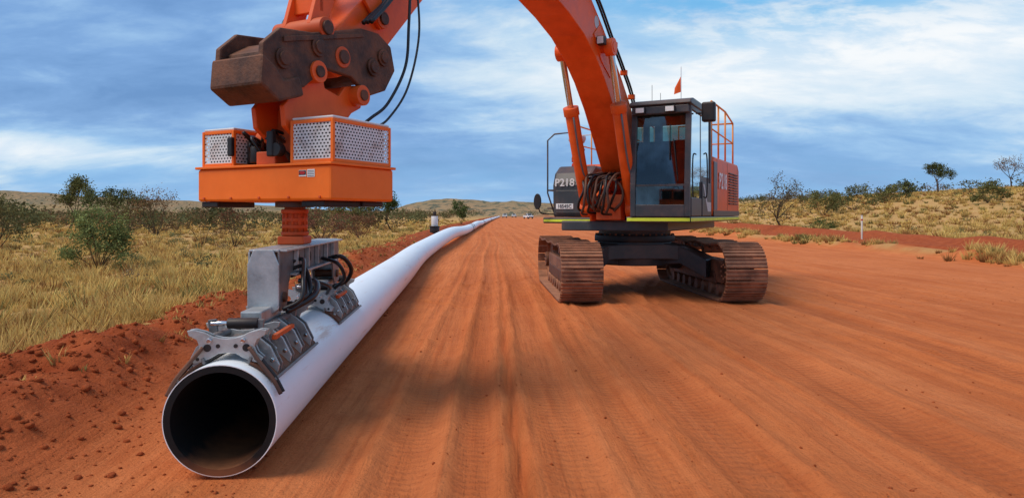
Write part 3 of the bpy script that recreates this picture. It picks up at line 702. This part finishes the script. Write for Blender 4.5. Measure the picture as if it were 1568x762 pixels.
for k,yy in enumerate((.30,.34)):
    tube('boom_hose',[(.75,yy,2.9),(1.2,yy,3.6),(1.7,yy,3.98),(2.3,yy,4.36),(3.2,yy,4.92),(4.4,yy,5.3),(5.6,yy,5.46)],.018,'rubberhose')
for yy in (-.1,0,.1): tube('boom_top_line',[(1.0,yy,3.5),(1.6,yy,3.97),(2.4,yy,4.5),(3.2,yy,4.98),(4.5,yy,5.36)],.02,'orange')
for k,(s_,z_) in enumerate(((1.25,3.62),(1.7,3.97),(2.25,4.33))): box('hose_clamp',s_-.03,s_+.03,.262,.38,z_-.06,z_+.02,'orange',.004)
random.seed(9)
for k in range(9):
    yy=-.30+.075*k; r_=.26+random.uniform(-.06,.07)
    pts=[(1.05,yy,1.55)]+[(1.68+r_*math.cos(t),yy+random.uniform(-.05,.05)+(t-1.5)*.05,1.86+r_*1.15*math.sin(t)) for t in (-1.4,-.6,.2,1.0,1.8)]+[(1.25,yy,2.25),(1.05,yy,2.2)]
    tube('foot_hose',pts,.022,'hose' if k%2 else 'rubberhose')
for k in range(3):
    cpt=(1.72+.03*k,-.02+.05*k,1.84); pts=[(cpt[0],cpt[1]+(.33-.04*k)*math.cos(t),cpt[2]+(.33-.03*k)*math.sin(t)) for t in [i*math.pi/6 for i in range(-2,9)]]
    tube('hose_loop',pts,.02,'hose')
prism('swivel_block',[(1.35,1.40),(1.62,1.40),(1.62,1.7),(1.45,1.85),(1.35,1.85)],-.22,.24,'orangered',.02)
# ---- stick
prism('stick_box',[(5.75,5.55),(6.05,5.85),(6.35,5.62),(8.45,3.42),(9.0,2.86),(9.02,2.68),(8.86,2.60),(8.66,2.68),(8.2,3.0),(6.6,4.62),(6.0,4.95)],-.19,.19,'orange',.018)
cyl('stick_pivot_pin',(6.25,-.33,5.08),(6.25,.33,5.08),.12,'grey')
cyl('bucket_cylinder_barrel',(6.3,0,6.0),(7.4,0,4.95),.09,'orange'); cyl('bucket_cylinder_rod',(7.4,0,4.95),(8.75,0,3.62),.045,'chrome')
for yy in (-.235,.205):
    prism('tipping_link',[(8.28,3.18),(8.36,3.10),(8.90,3.60),(8.88,3.72),(8.76,3.74),(8.28,3.30)],yy,yy+.03,'orange',.006)
for yy in (-.15,.11):
    prism('bucket_link',[(8.72,3.58),(8.83,3.50),(8.94,3.58),(9.13,2.98),(9.08,2.88),(8.97,2.9)],yy,yy+.04,'orange',.006)
for p_ in ((8.34,3.2),(8.82,3.64),(9.05,2.95),(8.86,2.76)): cyl('linkage_pin',(p_[0],-.27,p_[1]),(p_[0],.27,p_[1]),.055,'rust'); cyl('linkage_boss',(p_[0],-.25,p_[1]),(p_[0],.25,p_[1]),.085,'orangered')
beam('link_crossbar',(9.0,-.15,3.2),(9.0,.15,3.2),.05,.2,'orange')
box('stick_grease_label',8.3,8.38,.1905,.193,3.3,3.38,'decal_white',0)
for k,yy in enumerate((.22,.26,.30)):
    tube('stick_hose',[(6.6,yy,5.1),(7.4,yy,4.3),(8.0,yy,3.7),(8.35,yy,3.32),(8.6,yy+.02,3.1)],.02,'rubberhose')
# ------------------------------------------------------------------ pipe handling head
HEADC=EX@Vector((9.03,-.09,1.75))
hd=empty('pipe_lifting_attachment',Matrix.Translation(HEADC)@Matrix.Rotation(RZ,4,'Z')); C.root=hd; C.F=EX
prof=[(8.22,2.98),(8.16,2.78),(8.3,2.58),(8.52,2.50),(8.75,2.62),(9.05,2.63),(9.28,2.45),(9.62,2.38),(9.70,2.46),(9.68,2.70),(9.52,2.84),(9.2,2.88),(8.95,2.95),(8.62,3.05),(8.4,3.06)]
for yy in (-.24,.19): prism('coupler_side_plate',prof,yy,yy+.05,'rust',.012)
prism('coupler_core',[(8.32,2.9),(8.35,2.68),(8.55,2.6),(8.8,2.68),(9.1,2.68),(9.3,2.5),(9.6,2.44),(9.62,2.66),(9.45,2.76),(9.1,2.76),(8.6,2.8)],-.20,.20,'rust',.02)
prism('coupler_hook',[(9.3,2.38),(9.55,2.30),(9.72,2.40),(9.70,2.62),(9.58,2.55),(9.5,2.47),(9.35,2.52)],-.26,.26,'rust',.02)
for s_,z_ in ((9.14,2.78),(8.48,2.75),(9.5,2.62),(8.34,2.86)): cyl('coupler_pin',(s_,-.275,z_),(s_,.275,z_),.05,'rust'); cyl('coupler_pin_head',(s_,.243,z_),(s_,.26,z_),.075,'rust')
prism('coupler_rib',[(8.6,2.98),(8.64,3.0),(9.5,2.78),(9.5,2.74)],.243,.256,'rust',.003)
bp=[(8.98,2.50),(9.02,2.66),(9.16,2.70),(9.26,2.60),(9.28,2.46),(9.42,2.3),(9.40,2.15),(9.26,2.05),(9.22,1.88),(8.86,1.88),(8.84,2.15),(8.66,2.34),(8.54,2.40),(8.52,2.52),(8.62,2.58),(8.74,2.55),(8.82,2.46)]
for yy in (-.17,.12): prism('head_bracket_plate',bp,yy,yy+.045,'orange',.008)
for s_,z_ in ((9.14,2.59),(8.62,2.49)):
    cyl('bracket_boss',(s_,-.26,z_),(s_,.26,z_),.085,'orange'); cyl('bracket_pin',(s_,-.275,z_),(s_,.275,z_),.045,'rust')
box('bracket_web',8.9,9.2,-.125,.12,1.9,2.32,'orangered',.01)
cyl('swivel_pin',(9.05,-.24,2.03),(9.05,.24,2.03),.07,'orange2'); cyl('swivel_pin_cap',(9.05,.24,2.03),(9.05,.27,2.03),.05,'black')
box('head_body',8.67,9.40,-.78,.60,1.60,1.855,'orange2',.018)
box('head_top_lip',8.655,9.415,-.795,.615,1.855,1.875,'orange2',.005)
def housing(ya,yb,xa,xb,zb,zt):
    box('housing_core',xa+.04,xb-.04,ya+.04,yb-.04,zb,zt-.03,'black',.005)
    t=.026
    for (yy0,yy1) in ((ya,ya+t),(yb-t,yb)):
        for (xx0,xx1) in ((xa,xa+t),(xb-t,xb)): box('housing_post',xx0,xx1,yy0,yy1,zb,zt,'orange2',.006)
    for xx in (xa,xb-t):
        box('housing_rail',xx+.001,xx+t-.001,ya+t,yb-t,zb,zb+t,'orange2',.004); box('housing_rail',xx+.001,xx+t-.001,ya+t,yb-t,zt-t,zt,'orange2',.004)
    for yy in (ya,yb-t):
        box('housing_rail',xa+t,xb-t,yy+.001,yy+t-.001,zb,zb+t,'orange2',.004); box('housing_rail',xa+t,xb-t,yy+.001,yy+t-.001,zt-t,zt,'orange2',.004)
    box('housing_lid',xa+.01,xb-.01,ya+.01,yb-.01,zt+.001,zt+.02,'white',.008)
    mesh('front_grille',[(xb-.008,ya+t,zb+t),(xb-.008,yb-t,zb+t),(xb-.008,yb-t,zt-t),(xb-.008,ya+t,zt-t)],[(0,1,2,3)],'perfY')
    mesh('side_grille',[(xa+t,yb-.008,zb+t),(xa+t,yb-.008,zt-t),(xb-t,yb-.008,zt-t),(xb-t,yb-.008,zb+t)],[(0,1,2,3)],'perfX')
housing(.19,.60,8.70,9.38,1.876,2.19); housing(-.78,-.42,8.72,9.36,1.876,2.16)
box('purple_sticker',8.95,9.05,.45,.53,2.211,2.215,'purple',0)
box('engine_block',8.78,9.0,-.40,-.18,1.876,2.12,'black',.02)
cyl('engine_filter',(9.2,-.36,1.9),(9.2,-.36,2.08),.06,'black'); cyl('engine_filter',(9.3,-.24,1.9),(9.3,-.24,2.02),.045,'black')
cyl('hydraulic_motor',(9.1,-.40,2.1),(9.1,-.2,2.1),.07,'orangered'); box('valve_block',9.18,9.34,-.2,.0,1.876,1.98,'orangered',.01)
cyl('cap',(9.36,.08,1.98),(9.42,.08,1.98),.05,'black'); box('latch',9.385,9.43,.0,.06,1.93,2.12,'black',.01); box('latch',9.365,9.40,-.45,-.40,1.95,2.1,'black',.01)
random.seed(4)
for k in range(12):
    a=random.uniform(-.38,.12); b=random.uniform(-.4,.15)
    tube('engine_hose',[(9.1+random.uniform(-.2,.2),a,1.9),(9.25+random.uniform(-.1,.12),(a+b)/2,2.02+random.uniform(0,.14)),(9.05+random.uniform(-.2,.2),b,2.0)],.012,'rubberhose' if k%3 else 'hose',8,6)
tube('carry_handle',[(9.0,-.5,2.17),(9.0,-.47,2.23),(9.0,-.36,2.24),(9.0,-.33,2.17)],.012,'black')
box('danger_label',9.4015,9.404,.30,.37,1.775,1.82,'decal_white',0); box('danger_label_top',9.4042,9.4055,.302,.368,1.785,1.817,'black',0)
prismYZ('danger_oval',[(.335+.028*math.cos(t*math.pi/10),1.801+.012*math.sin(t*math.pi/10)) for t in range(20)],9.4058,9.407,'decal_red',0)
box('info_label',9.4015,9.404,.38,.45,1.77,1.825,'decal_white',0)
for k in range(4): box('info_line',9.4045,9.4055,.385,.445,1.776+.012*k,1.780+.012*k,'grey',0)
for k in range(5): cyl('weld_bolt',(9.40,-.7+.3*k,1.625),(9.412,-.7+.3*k,1.625),.010,'orangered',seg=8,bevel=.002)
box('rubber_pad',9.0,9.38,-.76,-.58,1.555,1.598,'black',.008); box('rubber_pad',8.95,9.36,.28,.50,1.555,1.598,'black',.008)
box('rubber_pad',8.7,8.95,.30,.52,1.56,1.598,'black',.008)
tube('drop_hose',[(8.0,.30,3.75),(8.12,.36,3.2),(8.2,.38,2.8),(8.42,.36,2.45),(8.62,.34,2.3),(8.72,.3,2.22)],.013,'rubberhose')
tube('drop_hose',[(8.0,.36,3.6),(8.05,.42,3.1),(8.25,.44,2.6),(8.5,.42,2.3),(8.7,.42,2.2)],.010,'rubberhose')
tube('drop_hose',[(8.25,-.28,3.3),(8.7,-.36,3.25),(8.95,-.32,3.05),(8.7,-.28,2.95)],.011,'rubberhose')
# ---- lower clamp in pipe frame
u=Vector((-.0663,.9978,0)); lft=Vector((-.9978,-.0663,0))
G=Matrix(((u.x,lft.x,0,-1.64),(u.y,lft.y,0,3.83),(0,0,1,0),(0,0,0,1))); C.F=G
cx=1.6; cy=-.02
cyl('rotator_flange',(cx,cy,1.555),(cx,cy,1.598),.15,'grey',seg=32)
cyl('rotator_neck',(cx,cy,1.33),(cx,cy,1.555),.08,'orangered',seg=32)
for z_,r_ in ((1.52,.105),(1.455,.095),(1.40,.10),(1.345,.105)): cyl('rotator_collar',(cx,cy,z_-.012),(cx,cy,z_+.018),r_,'orangered',seg=32)
for k in range(10):
    a=k*math.pi/5; cyl('rotator_rib',(cx+.084*math.cos(a),cy+.084*math.sin(a),1.36),(cx+.084*math.cos(a),cy+.084*math.sin(a),1.54),.014,'orangered',seg=8,bevel=0)
box('rotator_base',cx-.14,cx+.14,cy-.10,cy+.10,1.265,1.33,'orangered',.01)
box('spreader_top',.78,2.9,-.115,.085,1.245,1.263,'galv',.005)
web=[(.78,1.245),(.78,.88),(.82,.84),(.94,.84),(1.0,.90),(1.03,1.02),(1.12,1.08),(2.5,1.08),(2.62,1.03),(2.66,.90),(2.72,.84),(2.86,.84),(2.9,.88),(2.9,1.245)]
for yy in (-.12,.075):
    prism('spreader_web',web,yy,yy+.014,'galv' if yy>0 else 'galvd',.004)
prismYZ('spreader_front_plate',[(-.12,.86),(-.08,.83),(.05,.83),(.09,.86),(.09,1.16),(.05,1.262),(-.08,1.262),(-.12,1.16)],.764,.779,'galv',.006)
prismYZ('spreader_rear_plate',[(-.12,.85),(.09,.85),(.09,1.262),(-.12,1.262)],2.901,2.915,'galv',.006)
for xx in (1.15,1.5,1.85,2.2,2.5): box('web_stiffener',xx,xx+.014,-.155,-.121,1.09,1.24,'galv',.003)
box('spreader_flange_top',.80,2.88,-.165,-.1155,1.245,1.258,'galv',.003)
box('spreader_flange',1.06,2.6,-.165,-.10,1.062,1.078,'galv',.003)
for xx in (.88,2.79): cyl('leg_pin',(xx,-.14,.93),(xx,.11,.93),.035,'rust',seg=20)
for xx in (1.3,1.68,2.02): cyl('web_hole',(xx,-.1225,1.165),(xx,-.1205,1.165),.038,'black',seg=20,bevel=0)
def arcband(name,a0,a1,r0,r1,xa,xb,mat,n=8):
    v=[];f=[]
    for i in range(n+1):
        t=math.radians(a0+(a1-a0)*i/n)
        for rr in (r0,r1):
            for xx in (xa,xb): v.append((xx,rr*math.sin(t),PZ+rr*math.cos(t)))
    for i in range(n):
        o=i*4; f+=[(o,o+1,o+5,o+4),(o+2,o+6,o+7,o+3),(o,o+4,o+6,o+2),(o+1,o+3,o+7,o+5)]
    f+=[(0,2,3,1),(n*4,n*4+1,n*4+3,n*4+2)]
    return mesh(name,v,f,mat,.003)
def pol(a,r): return (r*math.sin(math.radians(a)),PZ+r*math.cos(math.radians(a)))
def clamp(dc):
    h=.56
    for s_ in (1,-1):
        arcband('grip_pad',s_*24,s_*52,.321,.338,dc-h,dc+h,'rust')
        arcband('pad_lower_lip',s_*52,s_*55,.321,.352,dc-h,dc+h,'galvd',3); arcband('pad_upper_lip',s_*21,s_*24,.321,.358,dc-h,dc+h,'galvd',3)
        for xx in (dc-.44,dc-.16,dc+.12,dc+.40):
            a1=pol(26,.338);a2=pol(50,.338);a3=pol(46,.375);a4=pol(30,.43)
            P=[a1,a2,a3,a4,(.11,.80),(.07,.76)]; P=[(s_*q[0],q[1]) for q in P]
            prismYZ('pad_arm',P if s_<0 else P[::-1],xx,xx+.022,'galv',.003)
            prismYZ('pad_arm',P if s_<0 else P[::-1],xx+.07,xx+.085,'galvd',.003)
            q=pol(38,.372); cyl('arm_pin',(xx-.012,s_*q[0],q[1]),(xx+.1,s_*q[0],q[1]),.013,'chrome',seg=10)
        cyl('hinge_tube',(dc-.5,s_*.095,.775),(dc+.5,s_*.095,.775),.026,'galvd',seg=16)
        cyl('hinge_pin',(dc-.57,s_*.095,.775),(dc+.57,s_*.095,.775),.014,'chrome',seg=12)
        for xx in (dc-.52,dc-.3,dc,dc+.26,dc+.52):
            a1=pol(38,.338);a2=pol(38,.352); cyl('pad_bolt',(xx,s_*a1[0],a1[1]),(xx,s_*a2[0],a2[1]),.014,'galv',seg=8)
    box('spine',dc-.52,dc+.52,-.05,.05,.70,.76,'galvd',.008)
    box('spine_cap',dc-.13,dc+.33,-.075,.06,.76,.88,'galv',.01)
    half=[(0,.70),(.05,.695),(.09,.67),(.15,.645),(.19,.64),(.205,.67),(.17,.70),(.155,.735),(.17,.775),(.215,.80),(.225,.83),(.19,.835),(.13,.82),(.08,.795),(.04,.785),(0,.782)]
    P=half+[(-a,b) for a,b in half[::-1][1:-1]]
    for xx in (dc-.545,dc-.50,dc-.26,dc+.50):
        prismYZ('butterfly_bracket',P,xx,xx+.016,'galv',.003)
        for s_ in (1,-1):
            for yy,zz,rr in ((.11,.73,.022),(.05,.74,.012),(.165,.665,.010)):
                cyl('bracket_hole',(xx-.003,s_*yy,zz),(xx+.019,s_*yy,zz),rr,'black',seg=18,bevel=0)
    for xx in (dc-.38,dc+.42):
        cyl('ram_barrel',(xx,-.13,.845),(xx,.05,.845),.032,'black',seg=18); cyl('ram_rod',(xx,.05,.845),(xx,.15,.845),.016,'chrome',seg=12)
        for s_ in (1,-1): beam('ram_lug',(xx,s_*.13,.77),(xx,s_*.14,.87),.05,.025,'galvd',.004)
    box('cable_tray',dc-.25,dc+.2,-.20,-.17,.72,.75,'orangered',.004)
clamp(.66); clamp(2.74)
for s_ in (1,-1):
    for k in (0,1): tube('end_clamp_bar',[(.10+.05*k,s_*.13,.735),(.08+.05*k,s_*.19,.66),(.07+.05*k,s_*.27,.56),(.07+.05*k,s_*.318,.47)],.012,'black' if k else 'hose')
for k,z_ in enumerate((1.1,1.05,1.15)):
    tube('clamp_hose',[(1.15,-.10,z_),(1.15,-.19,z_+.02),(1.05-.1*k,-.26,z_-.08),(.95-.1*k,-.27,.93),(.92-.08*k,-.15,.86)],.015,'rubberhose')
tube('clamp_hose',[(1.3,-.13,1.0),(1.2,-.27,1.0),(.95,-.31,.93),(.75,-.18,.85)],.022,'rubberhose')
tube('clamp_hose',[(2.35,-.13,1.1),(2.3,-.26,1.12),(2.45,-.32,1.0),(2.55,-.26,.88),(2.5,-.14,.83)],.02,'rubberhose')
tube('clamp_hose',[(2.1,-.13,1.12),(2.0,-.28,1.08),(2.1,-.32,.95),(2.3,-.2,.84)],.016,'rubberhose')
tube('clamp_hose',[(1.6,-.08,1.0),(1.9,-.22,.9),(2.2,-.15,.8)],.014,'rubberhose')
beam('link_bar',(1.2,0,.74),(2.2,0,.74),.07,.05,'galvd')
# ------------------------------------------------------------------ small things
C.root=None
def at(name,x,y,rz=0,dz=0):
    m=Matrix.Translation((x,y,gz(x,y)+dz))@Matrix.Rotation(rz,4,'Z'); e=empty(name,m); C.root=e; C.F=m; return e
at('marker_post',20.5,40)
cyl('post',(0,0,-.2),(0,0,1.35),.05,'postwhite',seg=12); cyl('cap',(0,0,1.35),(0,0,1.42),.06,'postwhite',seg=12); cyl('band',(0,0,1.1),(0,0,1.2),.053,'decal_red',seg=12)
at('upright_pipe_stub',-5.1,45)
cyl('black_base',(0,0,-.1),(0,0,.45),.32,'black',seg=24); cyl('white_body',(0,0,.45),(0,0,1.15),.22,'white',seg=24); cyl('neck',(0,0,1.15),(0,0,1.45),.11,'black',seg=20); cyl('collar',(0,0,.43),(0,0,.5),.36,'black',seg=24)
def ute(name,x,y,rz,col):
    at(name,x,y,rz)
    prism('body',[(-2.5,.45),(2.4,.45),(2.5,.8),(2.35,1.05),(1.2,1.12),(-2.5,1.12)],-.9,.9,col,.05)
    prism('cabin',[(-.6,1.12),(1.25,1.12),(.6,1.75),(-.4,1.78)],-.8,.8,col,.05)
    for s_ in (-.805,.803): prism('side_window',[(-.45,1.2),(.95,1.2),(.5,1.68),(-.35,1.7)],s_,s_+.004,'carglass',0)
    mesh('windscreen',[(1.26,-.7,1.17),(1.26,.7,1.17),(.65,.65,1.74),(.65,-.65,1.74)],[(0,1,2,3)],'carglass')
    mesh('rear_window',[(-.62,-.7,1.2),(-.46,-.65,1.7),(-.46,.65,1.7),(-.62,.7,1.2)],[(0,1,2,3)],'carglass')
    for a in (-1.6,1.55):
        for s_ in (-1,1): cyl('wheel',(a,s_*.7,.38),(a,s_*.93,.38),.38,'black',seg=20)
    box('bumper',2.4,2.58,-.85,.85,.45,.7,'grey2',.03)
ute('utility_truck',5.5,230,-1.2,'white'); ute('utility_truck',-3.2,300,-1.5,'white'); ute('utility_truck',1.0,330,-1.7,'white')
C.root=None
# ------------------------------------------------------------------ world
SUN_AZ=math.radians(246); SUN_EL=math.radians(56)
w=bpy.data.worlds.new('World'); scene.world=w; w.use_nodes=True; nt=w.node_tree; nt.nodes.clear()
out=N(nt,'ShaderNodeOutputWorld'); sky=N(nt,'ShaderNodeTexSky',sky_type='NISHITA'); sky.sun_disc=False; sky.sun_elevation=SUN_EL; sky.sun_rotation=SUN_AZ; sky.air_density=1.2; sky.dust_density=.3; sky.ozone_density=3
bg=N(nt,'ShaderNodeBackground'); bg.inputs[1].default_value=.12; L(nt,sky.outputs[0],bg.inputs[0])
tc=N(nt,'ShaderNodeTexCoord'); s=N(nt,'ShaderNodeSeparateXYZ'); L(nt,tc.outputs['Generated'],s.inputs[0])
zc=math_(nt,'MAXIMUM',s.outputs['Z'],0.0); den=math_(nt,'ADD',zc,.24)
cb=N(nt,'ShaderNodeCombineXYZ'); L(nt,math_(nt,'DIVIDE',s.outputs['X'],den),cb.inputs[0]); L(nt,math_(nt,'DIVIDE',s.outputs['Y'],den),cb.inputs[1])
mp=N(nt,'ShaderNodeMapping'); mp.inputs['Rotation'].default_value=(0,0,.35); mp.inputs['Scale'].default_value=(.8,1.3,1); mp.inputs['Location'].default_value=(1.3,.4,0); L(nt,cb.outputs[0],mp.inputs[0])
cv=mp.outputs[0]
big=noise(nt,cv,.8,4,.5,.2); wisp=noise(nt,cv,2.6,7,.60,.35); fine=noise(nt,cv,6.5,6,.62,.3)
def gauss(cx,cz,wx,wz,amp):
    a=math_(nt,'DIVIDE',math_(nt,'SUBTRACT',s.outputs['X'],cx),wx); b=math_(nt,'DIVIDE',math_(nt,'SUBTRACT',s.outputs['Z'],cz),wz)
    q=math_(nt,'ADD',math_(nt,'MULTIPLY',a,a),math_(nt,'MULTIPLY',b,b)); return math_(nt,'MULTIPLY',math_(nt,'EXPONENT',math_(nt,'MULTIPLY',q,-1.0)),amp)
def add(*a):
    r=a[0]
    for b in a[1:]: r=math_(nt,'ADD',r,b)
    return r
bright=add(math_(nt,'MULTIPLY',big,.75),math_(nt,'MULTIPLY',math_(nt,'SUBTRACT',wisp,.5),.50),math_(nt,'MULTIPLY',math_(nt,'SUBTRACT',fine,.5),.18),
  gauss(.38,.19,.30,.075,.42),gauss(.04,.24,.16,.07,.20),gauss(-.60,.075,.20,.020,.30),gauss(-.45,.20,.30,.09,-.08),gauss(.02,.06,.3,.045,-.10),gauss(.55,.07,.25,.03,-.08),gauss(-.15,.30,.2,.06,.08),.09)
r=N(nt,'ShaderNodeValToRGB'); e=r.color_ramp.elements; e[0].position=.30; e[0].color=(.13,.28,.57,1); e[1].position=.88; e[1].color=(.95,.97,.98,1)
for p_,c_ in ((.43,(.20,.38,.70,1)),(.54,(.33,.54,.82,1)),(.67,(.64,.78,.90,1))):
    k=e.new(p_); k.color=c_
L(nt,bright,r.inputs[0]); cc=r.outputs[0]
hz=ramp(nt,zc,.015,.12,(1,1,1,1),(0,0,0,1)); hzf=math_(nt,'MULTIPLY',hz,ramp(nt,wisp,.38,.62,(1,1,1,1),(.35,.35,.35,1)))
cc=mixc(nt,math_(nt,'MULTIPLY',hzf,.85),cc,(.22,.50,.86,1))
reg=gauss(.42,.34,.36,.10,1.1)
hole=math_(nt,'MULTIPLY',ramp(nt,math_(nt,'ADD',math_(nt,'MULTIPLY',wisp,.5),math_(nt,'MULTIPLY',fine,.5)),.47,.56,(1,1,1,1),(0,0,0,1)),reg,clamp=True)
cc=mixc(nt,math_(nt,'MULTIPLY',hole,.95),cc,(.11,.49,.86,1))
cbg=N(nt,'ShaderNodeBackground'); L(nt,cc,cbg.inputs[0]); cbg.inputs[1].default_value=1.04
mx=N(nt,'ShaderNodeMixShader'); mx.inputs[0].default_value=.10; L(nt,cbg.outputs[0],mx.inputs[1]); L(nt,bg.outputs[0],mx.inputs[2]); L(nt,mx.outputs[0],out.inputs[0])
sl=bpy.data.lights.new('sun','SUN'); sl.energy=3.0; sl.angle=math.radians(30); sl.color=(1,.90,.76)
so=bpy.data.objects.new('sun',sl); link(so)
d=Vector((math.sin(SUN_AZ)*math.cos(SUN_EL),math.cos(SUN_AZ)*math.cos(SUN_EL),math.sin(SUN_EL))); so.rotation_euler=d.to_track_quat('Z','Y').to_euler(); so.location=(-20,-10,30)
cam=bpy.data.cameras.new('camera'); cam.lens=24; cam.sensor_width=36; cam.shift_y=-.0338; cam.clip_end=8000; cam.clip_start=.05
co=bpy.data.objects.new('camera',cam); link(co); co.location=(0,0,1.5); co.rotation_euler=(math.pi/2,0,0); scene.camera=co
scene.view_settings.view_transform='Standard'; scene.view_settings.look='None'; scene.view_settings.exposure=0
